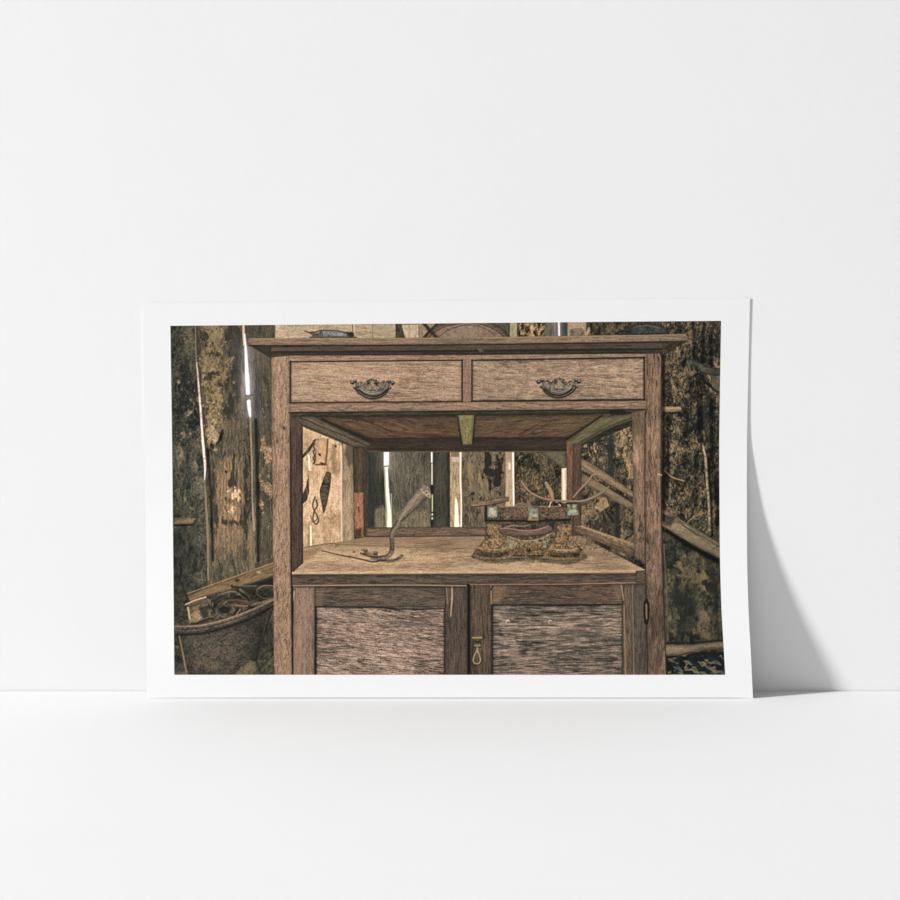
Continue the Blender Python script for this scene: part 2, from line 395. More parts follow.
    fill(cr([(586, 337), (587, 330), (590, 327), (594, 332), (597, 337)], 5, True), rust((144, 124, 92), (70, 58, 42), (172, 150, 112), 1.4, 89))
    stroke([(588, 336), (590, 332), (593, 334)], .9, (62, 52, 40))

    # ================= right barn wall =====================================
    fill([(584, 316), (730, 316), (730, 680), (560, 680), (560, 440), (660, 420), (660, 345), (690, 330)],
         bark((58, 52, 42), (27, 27, 25), (140, 118, 86), 3.6, 91, 1.1, 2.0, .8), op=1)
    fill(rect(590, 318, 662, 338), rust((60, 52, 40), (30, 28, 24), (112, 95, 68), 2.6, 92, 1.1, 1.3))
    tan = bark((114, 95, 68), (48, 42, 34), (182, 156, 114), 2.6, 93, 1.2, 1.6, .55)
    patch((660, 318, 728, 430), [(690, 334, 6, 12, .8), (706, 328, 4, 14, .6), (716, 345, 6, 10, .6), (676, 352, 7, 6, .8), (672, 366, 6, 8, .6), (683, 380, 10, 10, .9), (674, 390, 8, 10, .8), (687, 372, 6, 6, .7),
                                 (679, 398, 8, 6, .6), (690, 392, 4, 9, .5), (720, 384, 3, 10, .8)], tan, 6, 1.4, .62, .3, .45, 94, .9)
    patch((660, 420, 728, 560), [(676, 448, 7, 9, .8), (680, 456, 6, 7, .7), (670, 475, 6, 8, .5), (690, 492, 9, 7, 1.0), (676, 500, 6, 6, .5), (700, 515, 12, 6, .8), (684, 512, 6, 6, .9), (694, 440, 8, 8, .4), (714, 470, 6, 16, .4)],
          tan, 6, 1.4, .62, .3, .45, 95, .85)
    patch((660, 318, 728, 600), [(701, 420, 12, 26, .8), (668, 430, 4, 40, .7), (717, 500, 4, 60, .7), (710, 400, 8, 20, .7), (700, 380, 6, 8, .8), (664, 500, 3, 40, .8), (710, 345, 4, 14, .7), (697, 350, 4, 14, .6)],
          bark((38, 37, 33), (24, 25, 24), (66, 60, 48), 3, 96), 4, 2, .58, .35, .4, 97, .8)
    stroke([(664, 470), (672, 477), (684, 481)], 1.2, (168, 140, 96), op=.8)
    stroke([(684, 528), (692, 518), (704, 513)], 1.2, (160, 134, 96), op=.7)
    for (x, y0, y1, w_, a) in ((693, 322, 358, 2.2, .5), (704, 324, 362, 2.6, .55), (711, 336, 366, 2., .5), (699, 384, 440, 5, .5), (712, 396, 470, 4, .45), (668, 418, 500, 3, .45), (686, 410, 436, 3, .4), (697, 450, 505, 3.4, .4), (681, 330, 352, 1.8, .35), (716, 480, 540, 3, .45)):
        shadow([(x, y0), (x+1.5*np.sin(y0), .5*(y0+y1)), (x+1.2*np.cos(y1), y1)], w_, a, 2.)
    # hanging strip of cloth
    stroke([(700, 374), (706, 383), (712, 386)], 2.6, (28, 28, 26))
    fill(cr([(686, 360), (691, 358.5), (699, 362), (710, 367.5), (722, 368.5), (722, 375), (711, 375), (700, 371.5), (693, 365.5), (689.5, 371)], 6, True),
         rust((74, 74, 62), (46, 48, 42), (98, 96, 80), 2.4, 98, .8), CLOTH, edge=.55, ew=1.2)
    stroke([(687, 361), (690, 370)], 1.2, (112, 108, 88), CLOTH, op=.7, smooth=False)
    fill(rect(712, 376, 724, 392), rust((92, 84, 66), (56, 52, 42), (118, 108, 86), 2.4, 99), op=.8)
    stroke([(708, 385), (718, 392), (724, 392)], 2.0, (32, 31, 28), op=.9)
    # peg
    stroke([(661, 409), (672, 409.4), (679, 409)], [5.5, 6, 5], wood((138, 118, 86), (82, 68, 50), 0, 12, 1, .8, 100), shade=.25, edge=.3)
    stroke([(662, 413.2), (680, 412.6)], 1.4, (28, 26, 22), op=.8, smooth=False)
    # pale twig
    stroke([(703, 446), (705.4, 458), (707, 480), (709, 505), (710, 531)], [1.2, 2.4, 2.4, 2.6, 2.4], rust((156, 139, 106), (88, 77, 58), (206, 190, 154), 1.6, 101, 1.2), op=.85)
    shadow([(708.5, 460), (711, 500), (712.4, 535)], 2, .55, 1.5)
    # lower right panel
    fill([(660, 530), (728, 560), (728, 660), (660, 660)], bark((62, 57, 45), (32, 32, 29), (106, 94, 70), 5, 102, 1., 1.6, .4), soft=4)
    patch((660, 535, 728, 650), [(684, 562, 9, 12, .9), (694, 577, 10, 9, 1.0), (686, 588, 6, 8, .7), (702, 590, 7, 8, .6), (704, 576, 5, 5, .5), (708, 622, 8, 14, .8), (701, 632, 8, 8, .6), (668, 575, 3, 14, .4), (670, 620, 4, 14, .5)],
          bark((112, 96, 68), (60, 54, 40), (154, 134, 96), 3, 103, 1.1), 5, 1.2, .58, .35, .4, 104, .75)
    patch((660, 535, 728, 650), [(689, 607, 10, 20, 1.0), (675, 590, 5, 16, .7), (716, 590, 3, 30, .6), (682, 630, 5, 14, .6)], (30, 32, 30), 5, 1.6, .55, .35, .3, 105, .75)
    stroke([(664, 545), (667, 600), (668, 640)], 1.6, (96, 92, 72), op=.6)
    stroke([(712, 556), (716, 600), (719, 640)], 1.0, (38, 36, 32), op=.8)
    stroke([(661, 550), (664.5, 640)], 2.6, (30, 30, 28), op=.6)
    # pole and dark leaf-pattern fabric at the foot
    fill(rect(662, 652, 728, 680), rust((26, 31, 33), (14, 19, 22), (46, 48, 44), 3, 106, .8), FABRIC)
    patch((664, 654, 728, 678), [(676, 663, 5, 5, .6), (688, 668, 8, 3, .6), (702, 664, 8, 3, .6), (714, 670, 6, 5, .7), (672, 672, 6, 3, .4), (722, 660, 4, 4, .5)],
          rust((104, 96, 76), (64, 60, 50), (136, 124, 98), 1.6, 107), 4, .6, .62, .15, .6, 108, .9)
    for (x, y, l) in ((668, 659, 7), (674, 667, 9), (684, 661, 8), (690, 669, 10), (698, 662, 9), (706, 667, 10), (713, 661, 8), (718, 671, 8), (700, 672, 8), (678, 672, 6)):
        stroke([(x, y), (x+l*.5, y+l*.18), (x+l, y+l*.5)], [1, 3.4, 1], rust((104, 97, 79), (66, 62, 52), (134, 124, 100), 1.4, 107), FABRIC, op=.75)
    fill([(664, 645), (690, 645), (724, 641.6), (724, 647.4), (700, 650), (680, 654.4), (664, 655.6)], wood((128, 112, 92), (78, 66, 54), -4, 26, 1.4, .8, 109, (158, 142, 118)), POLE, edge=.35)
    stroke([(664, 655.8), (684, 654.6), (704, 650.2), (724, 647.8)], .9, (120, 66, 50), POLE, op=.7)
    stroke([(664, 643.4), (690, 643.2), (722, 640.4)], 2, (28, 28, 26), op=.7)

    # ================= seen through the open middle =======================
    fill(rect(300, 408, 640, 560), wood((66, 61, 52), (32, 32, 29), 90, 26, 1.6, 1., 120, (96, 86, 70)))
    fill(rect(366, 448, 384.5, 530), wood((56, 52, 45), (32, 31, 28), 90, 24, 1.6, .9, 121, (76, 72, 62)))
    fill(rect(389, 448, 431, 530), wood((80, 75, 64), (44, 42, 37), 90, 20, 1.2, 1.2, 122, (112, 104, 87), .5, .3, 2.5))
    patch((366, 495, 432, 532), [(400, 522, 60, 15, 1.2)], wood((104, 96, 76), (66, 60, 48), 90, 16, 1.2, 1., 123, (136, 124, 98)), 6, 2, .55, .25, .15)
    patch((374, 495, 386, 532), [(381, 520, 7, 16, 1.2)], wood((110, 102, 82), (70, 64, 52), 90, 16, 1.2, 1., 123), 6, 2, .55, .25, .15)
    fill(rect(366, 450, 375, 530), wood((40, 42, 40), (26, 28, 27), 90, 24, 1.6, .9, 124, (60, 58, 52)), op=.85, soft=2)
    stroke([(394, 483), (396, 492), (393, 503), (394, 515)], .8, (128, 116, 94), op=.6)
    fill(rect(432, 448, 450.5, 530), wood((64, 59, 49), (36, 34, 30), 90, 28, 1.6, .9, 125, (88, 80, 64)), edge=.5, ew=2)
    stroke([(431.6, 450), (431.8, 529)], 2.4, (36, 34, 30), smooth=False)
    # bright gaps
    glow([(386.5, 452), (387, 466)], 5.5, (214, 208, 200), .5)
    stroke([(386.4, 450), (386.4, 466)], 5, (255, 255, 255), smooth=False)
    stroke([(386.4, 465), (387.4, 490), (389, 512), (389.4, 528)], [2.6, 3.2, 4.0, 4.4], rust((246, 242, 226), (226, 216, 180), (255, 255, 250), 3, 126, .7))
    stroke([(384.4, 468), (385.6, 500), (386.8, 527)], 1.0, (214, 216, 150), op=.6)
    stroke([(384, 466.4), (389.4, 466)], 1.4, (150, 104, 66), smooth=False)
    stroke([(391.2, 494), (391.6, 527)], 1.1, (224, 224, 170), op=.5, smooth=False)
    stroke([(431.8, 452), (431.8, 462)], 1.7, (242, 242, 226), smooth=False)
    stroke([(432, 464), (432, 484)], 1.4, (214, 206, 180), smooth=False, op=.9)
    stroke([(432.3, 495), (432.3, 511)], 1.1, (214, 224, 150), op=.8, smooth=False)
    for y in (514, 518): stroke([(432.2, y), (432.2, y+1)], 1.3, (222, 228, 170), smooth=False)
    fill(rect(450, 448, 462, 530), wood((158, 138, 108), (98, 82, 62), 90, 20, 1.2, .9, 127, (196, 176, 142)))
    fill(rect(451, 452, 459, 457), (120, 88, 58), op=.8); fill(rect(452, 457, 459, 462), (196, 186, 160), op=.6)
    stroke([(460.6, 450), (460.4, 480), (461.4, 500), (461.2, 528)], 1.5, (232, 224, 208))
    fill([(455.6, 497), (457.6, 503), (459.4, 528), (454.4, 528)], (252, 250, 224)); stroke([(455.2, 500), (454.6, 528)], .9, (224, 226, 140), smooth=False)
    fill(rect(462, 448, 506, 530), wood((102, 88, 70), (50, 43, 35), 90, 22, 1.7, 1.1, 128, (138, 120, 94), .4, .4, 3.5))
    patch((464, 450, 506, 530), [(488, 465, 6, 14, .9), (496, 480, 6, 14, 1.0), (500, 460, 4, 12, .7), (474, 492, 4, 5, .6), (482, 510, 6, 12, .5)], (36, 33, 28), 3.4, 1.6, .55, .25, .4, 129, .9)
    patch((464, 450, 490, 530), [(470, 470, 4, 20, .8), (480, 480, 3, 12, .6)], (142, 126, 98), 3, 3, .6, .3, .4, 130, .6)
    fill(rect(505.6, 448, 514, 530), wood((166, 146, 118), (110, 92, 70), 90, 16, 1.2, .9, 131, (198, 178, 148)))
    stroke([(513, 451), (513.4, 480), (514, 507)], 1.6, (240, 234, 226)); fill(rect(506, 452, 512, 461), (136, 118, 94), op=.5); fill(rect(508.5, 463, 510.5, 470), (230, 222, 206), op=.7)
    fill(rect(514.6, 448, 562, 530), bark((66, 56, 43), (30, 28, 24), (136, 114, 82), 3.4, 132, 1.1, 2.2, .5))
    patch((516, 450, 562, 530), [(530, 472, 8, 10, .7), (545, 478, 7, 8, .7), (538, 486, 5, 5, .5), (550, 490, 4, 10, .6), (553, 495, 3, 8, .7)], tan, 3.6, 1.5, .58, .25, .45, 133, .85)
    stroke([(546, 483), (551, 492), (553, 499)], [3, 4, 2], (158, 134, 100), op=.75)
    fill([(536, 450), (566, 450), (566, 470), (552, 461)], wood((94, 84, 66), (58, 52, 42), 30, 18, 1.5, .9, 134), edge=.3)
    fill(rect(561.6, 468, 566.6, 504), wood((196, 178, 150), (140, 120, 95), 90, 12, 1., .9, 135, (224, 208, 182)))
    stroke([(563.6, 470), (564.2, 503)], 1.3, (236, 228, 214), smooth=False, op=.8)
    # wall right of the rear post, seen under the drawers
    fill([(578, 448), (634, 418), (634, 560), (578, 540)], bark((74, 64, 50), (32, 30, 26), (146, 124, 92), 3.4, 136, 1.1, 2.0, .5))
    patch((580, 420, 634, 500), [(626, 440, 5, 16, .9), (616, 450, 4, 18, .6), (590, 448, 5, 8, .7), (630, 470, 4, 14, .8), (598, 455, 4, 10, .4)], rust((150, 128, 96), (92, 78, 56), (186, 162, 124), 1.8, 137), 3, 1.8, .6, .25, .45, 138, .85)
    patch((600, 425, 622, 480), [(611, 450, 4, 30, 1.1)], (40, 42, 42), 3, 4, .55, .3, .3, 139, .85)
    fill([(600, 498), (606, 497), (610, 506), (600, 512), (594, 508)], rust((146, 124, 90), (100, 84, 60), (170, 146, 110), 2, 140), op=.9, rough=.5)
    fill(rect(615, 500, 619.5, 540), (34, 33, 30), op=.85, soft=1.5)
    patch((582, 505, 634, 545), [(600, 525, 14, 12, .8)], (52, 47, 38), 4, 1.5, .5, .3, .4, 141, .8)
    # fallen planks (right)
    w1 = wood((120, 104, 80), (62, 53, 42), 31, 34, 1.5, 1., 142, (154, 136, 106))
    fill([(580, 472), (596, 478), (634, 503), (634, 512), (580, 482)], w1, PLANKR, edge=.45, ew=2)
    fill([(580, 458), (590, 462), (634, 492), (634, 499), (596, 477), (580, 470)], wood((132, 114, 88), (70, 60, 46), 33, 34, 1.5, .9, 143, (164, 144, 112)), PLANKR, edge=.45, ew=1.5)
    stroke([(583, 472), (634, 503)], 1.6, (34, 31, 26), smooth=False, op=.8)
    fill([(658, 506), (664, 509), (724, 545), (724, 561), (700, 549), (658, 525)], wood((128, 114, 90), (66, 58, 46), 30, 34, 1.6, 1., 144, (160, 146, 118)), PLANKR, edge=.4, ew=2)
    stroke([(663, 514), (724, 549)], .9, (64, 56, 44), PLANKR, smooth=False, op=.7)
    fill([(662, 514), (676, 517), (671, 527), (662, 524)], (50, 45, 36), PLANKR, op=.8, soft=1.5)
    stroke([(712, 550), (722, 544)], .9, (60, 50, 40), PLANKR, op=.8)
    shadow([(662, 528), (695, 549), (724, 564)], 3, .7, 2.5)

    # pale inside panel (left) with hung tools
    fill(rect(300, 424, 346, 549), wood((178, 151, 119), (118, 96, 73), 90, 30, 3.2, .9, 150, (218, 194, 162), .3, .5, 3, .14))
    patch((300, 428, 346, 546), [(330, 520, 12, 18, .8), (310, 530, 8, 14, .8), (308, 450, 5, 30, .6), (333, 460, 3, 20, .5)], rust((158, 132, 98), (112, 90, 66), (186, 160, 124), 2.2, 151), 5, 1.5, .55, .3, .4, 152, .7)
    fill(rect(341, 440, 354, 545), wood((150, 132, 106), (92, 78, 62), 90, 28, 2, .8, 153, (180, 162, 134)), edge=.25)
    patch((341, 440, 354, 480), [(350, 452, 6, 18, 1.)], (74, 62, 50), 4, 2, .5, .35, .2, 154, .8)
    stroke([(341.2, 446), (341.6, 542)], 1.4, (228, 214, 188), smooth=False, op=.7)
    fill(rect(331.5, 444, 336, 474), (106, 86, 64), op=.55, soft=1.2); stroke([(335.2, 446), (335.8, 446.4)], 2, (58, 44, 34))
    stroke([(302, 457.5), (309, 449.5), (315.4, 439.5)], [2.6, 3.2, 1.8], (62, 50, 42))
    for k in range(8): stroke([(313.6+k % 2, 441+k*3), (314.4-k % 2, 442.6+k*3)], 1.9, (86, 72, 58))
    stroke([(318, 439), (319.4, 442), (316.4, 449), (315, 462)], 1.3, (70, 56, 46))
    stroke([(309, 456), (309.6, 470)], 1.8, (232, 220, 200), op=.85)
    fill([(315.6, 440), (324, 438), (328.4, 440), (326, 465), (316, 465)], wood((178, 146, 112), (120, 92, 66), 90, 14, 1.8, .7, 155), edge=.2)
    stroke([(327.8, 439), (327, 452), (325.6, 464)], 1.8, (112, 78, 54)); stroke([(316, 464.6), (325.6, 464.8)], 1.6, (98, 70, 50), smooth=False)
    stroke([(319.4, 454.4), (319.9, 455)], 2.2, (48, 38, 32)); stroke([(321, 463), (324, 464)], 1.6, (60, 46, 38))
    fill(cr([(325.6, 473), (328, 471.6), (331.2, 474), (330.4, 485), (328, 499), (324, 513), (321.4, 503), (319.6, 491), (322, 483)], 6, True), rust((84, 71, 58), (54, 46, 38), (112, 95, 77), 2, 156), BLADE, edge=.3)
    fill([(308.6, 474), (309.2, 492), (307, 500), (302, 505), (302, 496), (306, 486)], (66, 56, 46), edge=.2)
    stroke([(315, 497), (312.6, 505), (315, 512), (318.6, 520), (316, 524.4), (313, 520), (314, 512), (317.4, 505), (316, 500)], 1.4, (74, 60, 48))
    stroke([(310.6, 516), (313, 522), (318, 518)], 1.1, (98, 80, 62))
    stroke([(310.4, 526), (310.8, 545)], 1.8, (240, 224, 190), smooth=False, op=.9)
    stroke([(309, 522), (309.4, 545)], .9, (112, 90, 66), smooth=False, op=.8)
    stroke([(309, 440), (305, 470), (308, 500)], .7, (150, 124, 94), op=.6)

    # underside of the drawer case
    fill([(288, 410), (646, 408), (646, 420), (566, 452), (366, 452), (288, 420)], wood((46, 40, 33), (26, 24, 21), 0, 30, 1.5, .9, 160, (68, 60, 46)), CAB)
    fill([(308, 417), (462, 416), (462, 437.4), (374, 439)], wood((88, 64, 47), (50, 36, 28), 6, 34, 2., 1., 161, (122, 92, 64)), CAB, edge=.35, ew=2.5)
    fill([(472, 416), (632, 413), (566, 438), (472, 437.4)], wood((92, 70, 50), (52, 39, 30), -6, 34, 2., 1., 162, (124, 98, 68)), CAB, edge=.35, ew=2.5)
    stroke([(360, 418), (392, 432)], .9, (44, 33, 26), CAB, smooth=False, op=.8)
    stroke([(520, 434), (545, 420)], .8, (50, 38, 29), CAB, smooth=False, op=.7); stroke([(532, 432), (548, 424)], .7, (50, 38, 29), CAB, smooth=False, op=.7)
    fill([(366, 438.4), (568, 437), (568, 451.6), (366, 451.6)], wood((56, 42, 35), (32, 25, 22), 0, 40, 1.4, .8, 163, (82, 62, 50)), CAB, edge=.3)
    stroke([(366, 451.4), (568, 451.4)], .8, (112, 100, 62), CAB, smooth=False, op=.7)
    fill([(456, 414), (474.6, 413.6), (472, 444.6), (463, 445)], wood((118, 112, 74), (78, 72, 48), 90, 14, 1.6, .8, 164, (166, 158, 112)), CAB, edge=.4, ew=1.)
    stroke([(457.6, 416), (461.6, 444)], 1.6, (40, 33, 26), CAB, smooth=False, op=.8); stroke([(475, 416), (473, 444)], 1.4, (40, 33, 26), CAB, smooth=False, op=.8)
    # left side beam
    fill([(289, 412), (313, 415.6), (371, 443.6), (369.4, 447.6), (352, 447), (289, 421)], wood((96, 82, 66), (54, 45, 37), 24, 34, 1.5, .9, 165, (132, 114, 92)), CAB, edge=.45, ew=2)
    stroke([(300, 417.4), (369, 446.4)], 1.2, (44, 37, 31), CAB, smooth=False, op=.8)
    stroke([(322, 419), (372, 441.6)], 2.6, (38, 31, 26), CAB, smooth=False, op=.8)
    stroke([(302, 424), (356, 447)], 1., (64, 54, 44), CAB, smooth=False, op=.7)
    # right side beam (greenish)
    fill([(565, 441), (600, 416.6), (634, 412.6), (634, 419.6), (606, 430), (579, 446), (568, 447)], wood((92, 84, 60), (54, 48, 35), -28, 34, 1.6, .9, 166, (126, 116, 84)), CAB, edge=.45, ew=1.6)
    stroke([(574, 446), (608, 427), (634, 417)], 1.1, (48, 42, 30), CAB, op=.8)
    stroke([(566, 439.4), (602, 415.4)], 1.8, (36, 30, 24), CAB, smooth=False, op=.8)
    # lip under the lower rail
    fill([(289, 411.4), (645, 407.6), (645, 413), (289, 417)], wood((66, 60, 46), (36, 34, 27), 0, 30, 1.2, .9, 167, (98, 90, 66)), CAB, edge=.4)
    patch((600, 405, 632, 420), [(618, 412, 10, 3, 1.1)], (30, 32, 30), 3, .8, .5, .25, .3, 168, .8)

    # rear posts
    fill([(352.6, 447), (364.6, 447), (364, 538), (354.4, 538)], wood((76, 58, 46), (42, 32, 27), 90, 28, 1.3, .9, 170, (104, 82, 64)), CAB, edge=.3)
    fill([(353.4, 492.4), (363.4, 492.4), (364, 538), (354.6, 537)], wood((146, 102, 76), (86, 58, 44), 90, 16, 1.3, .9, 171, (180, 134, 104)), CAB, edge=.3, ew=.9)
    stroke([(358.8, 507), (359, 512)], 1.3, (62, 42, 32), CAB); fill([(355, 530), (361.4, 528), (361.4, 537), (355, 537)], (58, 42, 34), CAB, op=.85, soft=1.4)
    fill([(364.4, 447), (368.4, 449), (368, 538), (364, 538)], wood((66, 52, 44), (38, 31, 27), 90, 20, 1.2, .8, 172), CAB)
    fill([(566.6, 443), (573, 444), (572.6, 532), (567.6, 528)], wood((108, 78, 60), (64, 46, 36), 90, 20, 1.2, .8, 173, (144, 110, 86)), CAB)
    fill([(572.6, 444), (581.4, 444), (581.4, 531), (572.4, 534)], wood((82, 62, 50), (50, 38, 32), 90, 22, 1.3, .8, 174, (122, 90, 70)), CAB, edge=.3, ew=1)
    # back rail
    fill([(366, 527.4), (500, 527), (500, 536.6), (366, 537.6)], wood((108, 86, 70), (58, 46, 39), 0, 26, 1.2, .9, 175, (144, 118, 96)), CAB, edge=.4, ew=1.2)
    fill([(490, 527), (572, 527), (572, 537), (490, 537)], (62, 50, 42), CAB)
    stroke([(366, 537), (500, 536.6)], 1.6, (44, 36, 32), CAB, smooth=False, op=.8)
    # ---------------- worktop surface -------------------------------------
    def wt(X, Y):
        c = wood((160, 137, 108), (100, 83, 65), -1, 40, 1.5, .9, 180, (188, 164, 132), .4, .6, 1.4, .1)(X, Y)
        c = mix(c, c3((104, 85, 66)), .55*sst(558, 538, Y)); c = mix(c, c3((120, 99, 77)), .5*sst(.1, 1., fbm(X/34, Y/6, 3, 187)))
        return c
    fill([(302, 548), (344, 541.6), (366, 537.2), (580, 536), (646, 570.5), (646, 575), (289, 577), (302, 563.6)], wt, TOP)
    fill([(302, 548), (344, 541), (346, 545), (325, 551), (302, 556)], rust((146, 120, 92), (100, 80, 62), (176, 148, 116), 2, 181), TOP, op=.6)
    fill([(302, 552), (322, 549), (312, 557), (302, 562)], (126, 98, 72), TOP, op=.6, soft=1.5)
    stroke([(340, 544.6), (400, 547), (470, 549), (520, 549.4)], .9, (96, 78, 60), TOP, op=.7)
    stroke([(305, 547.4), (330, 543.6), (338, 545)], 1.2, (92, 76, 60), TOP, op=.7)
    patch((380, 540, 520, 572), [(470, 548, 40, 4, .5), (430, 566, 40, 3, .4)], (136, 112, 86), 8, .4, .55, .4, .4, 182, .5)
    patch((470, 540, 640, 570), [(478, 555, 8, 5, .6), (590, 543, 12, 5, .7), (530, 560, 40, 3, .7)], (98, 78, 58), 4, .5, .55, .35, .4, 183, .7)
    for k in range(46):
        x = 572+((k*37) % 46); y = 535+((k*23) % 13)+(x-572)*.18
        stroke([(x, y), (x+.8, y+.2)], .9+.4*(k % 3), (70, 54, 42), TOP, op=.6)
    for k in range(40):
        x = 310+((k*71) % 300); y = 553+((k*29) % 16); stroke([(x, y), (x+.7, y+.1)], .8, (88, 70, 54), TOP, op=.6)
    fill([(292, 571.8), (646, 570), (646, 572.6), (292, 574.4)], wood((174, 151, 120), (132, 111, 86), 0, 30, .9, .9, 184), TOP, op=.85)
    stroke([(291, 575), (646, 573.6)], 1.3, (96, 80, 60), TOP, smooth=False)
    # right side rail on the worktop
    fill([(575, 527.4), (580, 526), (634, 547), (634, 556), (628, 555), (576, 532)], wood((112, 88, 69), (64, 50, 41), 23, 28, 1.3, .9, 185, (150, 122, 98)), CAB, edge=.3)
    fill([(577, 526.6), (582, 525.6), (634, 543.6), (634, 548.6)], wood((146, 122, 94), (92, 76, 58), 22, 24, 1.1, .9, 186), CAB, op=.9)
    for k in range(18):
        t = (k*.37) % 1; stroke([(580+54*t, 527.4+20*t), (580.8+54*t, 527.8+20*t)], 1.2, (72, 56, 42), CAB, op=.7)
    # ---------------- under-top board, doors --------------------------------
    fill([(291, 575.2), (645.6, 574), (645.6, 585), (291, 586)], wood((84, 69, 60), (42, 36, 32), 0, 30, 1.2, 1.1, 190, (118, 98, 84)), CAB, edge=.3)
    fill(rect(291, 584.6, 468.4, 677), (44, 38, 34), DOOR1); fill(rect(468.4, 584.6, 646, 677), (44, 38, 34), DOOR2)
    # left door
    fill(rect(293.2, 586.4, 314.4, 677), wood((126, 104, 90), (76, 62, 54), 90, 24, 1.5, .9, 191, (154, 130, 112)), DOOR1, edge=.3)
    fill([(293.4, 626), (300, 624.6), (303, 632), (301, 677), (293, 677)], (150, 124, 104), DOOR1, op=.3, soft=1.4)
    fill([(314.8, 587), (446, 587), (446, 607.8), (314.8, 607)], wood((86, 71, 61), (43, 37, 33), 0, 28, 1.1, 1.15, 192, (122, 102, 86)), DOOR1, edge=.35, ew=1.1)
    fill([(315, 588), (324, 588), (322, 606), (315, 606)], (128, 104, 86), DOOR1, op=.4, soft=2)
    pan1 = wood((124, 107, 94), (48, 42, 38), 6, 24, 1.0, 1.7, 193, (174, 153, 137), .4, .5, .8, .2)
    fill([(316, 606.6), (446, 607), (446, 677), (316, 677)], pan1, DOOR1, edge=.5, ew=1.6)
    patch((318, 608, 446, 676), [(408, 622, 24, 9, .8), (432, 612, 12, 8, .6), (340, 641, 12, 6, .5), (360, 650, 10, 6, .5), (352, 618, 12, 5, .5)], wood((86, 75, 66), (46, 42, 39), 6, 18, 1.2, 1.3, 194, (130, 114, 102)), 7, .3, .55, .45, .5, 195, .6)
    stroke([(315, 607.2), (380, 608), (400, 609.4), (446, 609)], 1.4, (34, 30, 28), DOOR1, op=.8)
    stroke([(316, 607), (316, 677)], 1.4, (38, 35, 34), DOOR1, smooth=False, op=.8)
    fill(rect(445, 586.6, 467.4, 677), wood((84, 67, 59), (44, 37, 34), 90, 28, 1.4, 1., 196, (116, 94, 82)), DOOR1, edge=.3)
    stroke([(444.4, 609), (444.4, 677)], 1.5, (40, 41, 42), DOOR1, smooth=False, op=.85)
    stroke([(452, 587), (452, 600), (450.6, 617)], [1.2, 1.6, .8], (176, 150, 118), DOOR1, op=.9); stroke([(446.4, 588), (447.6, 604)], 1., (142, 118, 94), DOOR1, op=.7)
    stroke([(293, 585.8), (400, 585.4), (466, 586)], 1.2, (172, 146, 114), DOOR1, op=.75); stroke([(296, 587.4), (466, 587.6)], .9, (44, 37, 33), DOOR1, smooth=False, op=.7)
    # right door
    fill(rect(470, 585, 491.6, 677), wood((82, 65, 53), (40, 33, 29), 90, 28, 1.3, 1., 197, (118, 96, 76)), DOOR2, edge=.35)
    fill([(491.6, 586), (622.6, 584.4), (622.6, 605), (491.6, 606)], wood((80, 64, 54), (38, 32, 29), 0, 26, 1.1, 1.15, 198, (124, 100, 80)), DOOR2, edge=.3, ew=1.1)
    fill([(492, 586), (506, 586), (500, 604), (492, 604)], (138, 110, 86), DOOR2, op=.5, soft=2.5); fill([(612, 585), (622, 585), (622, 602), (616, 602)], (132, 108, 86), DOOR2, op=.4, soft=2.5)
    pan2 = wood((100, 88, 78), (42, 37, 34), 0, 40, 1.2, 1.8, 199, (158, 141, 125), .3, .8, .7, .18)
    fill([(492.4, 605), (622.6, 604.6), (622.6, 677), (492.4, 677)], pan2, DOOR2, edge=.5, ew=1.6)
    patch((494, 606, 622, 676), [(585, 630, 18, 10, .8), (570, 650, 24, 8, .7), (605, 640, 12, 14, .6), (548, 625, 14, 3, .4), (545, 665, 20, 6, .5)], wood((66, 59, 54), (40, 37, 35), 0, 16, 1.2, 1.3, 200), 14, .22, .55, .45, .6, 201, .6)
    patch((494, 606, 622, 676), [(510, 640, 12, 14, .8), (520, 662, 14, 10, .7), (504, 622, 8, 6, .5)], (164, 146, 130), 8, .5, .55, .5, .6, 202, .4)
    stroke([(491.8, 605.4), (560, 605.6), (622.6, 604.8)], 1.4, (34, 31, 30), DOOR2, op=.85); stroke([(492.4, 606), (492.4, 677)], 1.6, (34, 36, 38), DOOR2, smooth=False, op=.8)
    fill(rect(622.4, 584.6, 633, 677), wood((92, 75, 62), (50, 41, 36), 90, 26, 1.2, .9, 203, (130, 108, 88)), DOOR2, edge=.35, ew=1)
    stroke([(624.2, 606), (625.6, 677)], 1.3, (138, 108, 80), DOOR2, smooth=False, op=.8); stroke([(621.6, 586), (623.6, 600)], 1.1, (158, 134, 106), DOOR2, op=.8)
    fill(rect(632.6, 584.6, 646.4, 677), wood((84, 72, 64), (46, 40, 37), 90, 24, 1.3, .9, 204, (114, 98, 86)), DOOR2, edge=.25)
    stroke([(632.6, 586), (633.8, 677)], 1.0, (136, 112, 88), DOOR2, smooth=False, op=.7)
    stroke([(470, 584.8), (560, 584.6), (640, 582.8)], .9, (158, 120, 88), DOOR2, op=.8)
    stroke([(468.6, 585), (468.8, 677)], 2.2, (24, 22, 21), CAB, smooth=False)
    stroke([(491, 586), (491.4, 604)], 1., (150, 122, 92), DOOR2, smooth=False, op=.8); stroke([(492.4, 587), (491, 590)], 1.6, (44, 36, 32), DOOR2)
    for x in (507.8, 550.4):
        stroke([(x-.2, 622.6), (x+.2, 622.6)], 3.8, (142, 127, 115), DOOR2); stroke([(x+.2, 622.8), (x+.6, 623)], 2.0, (92, 78, 68), DOOR2)
        stroke([(x-1.8, 621.4), (x-.6, 620.6), (x+1, 620.8)], .6, (196, 180, 166), DOOR2)
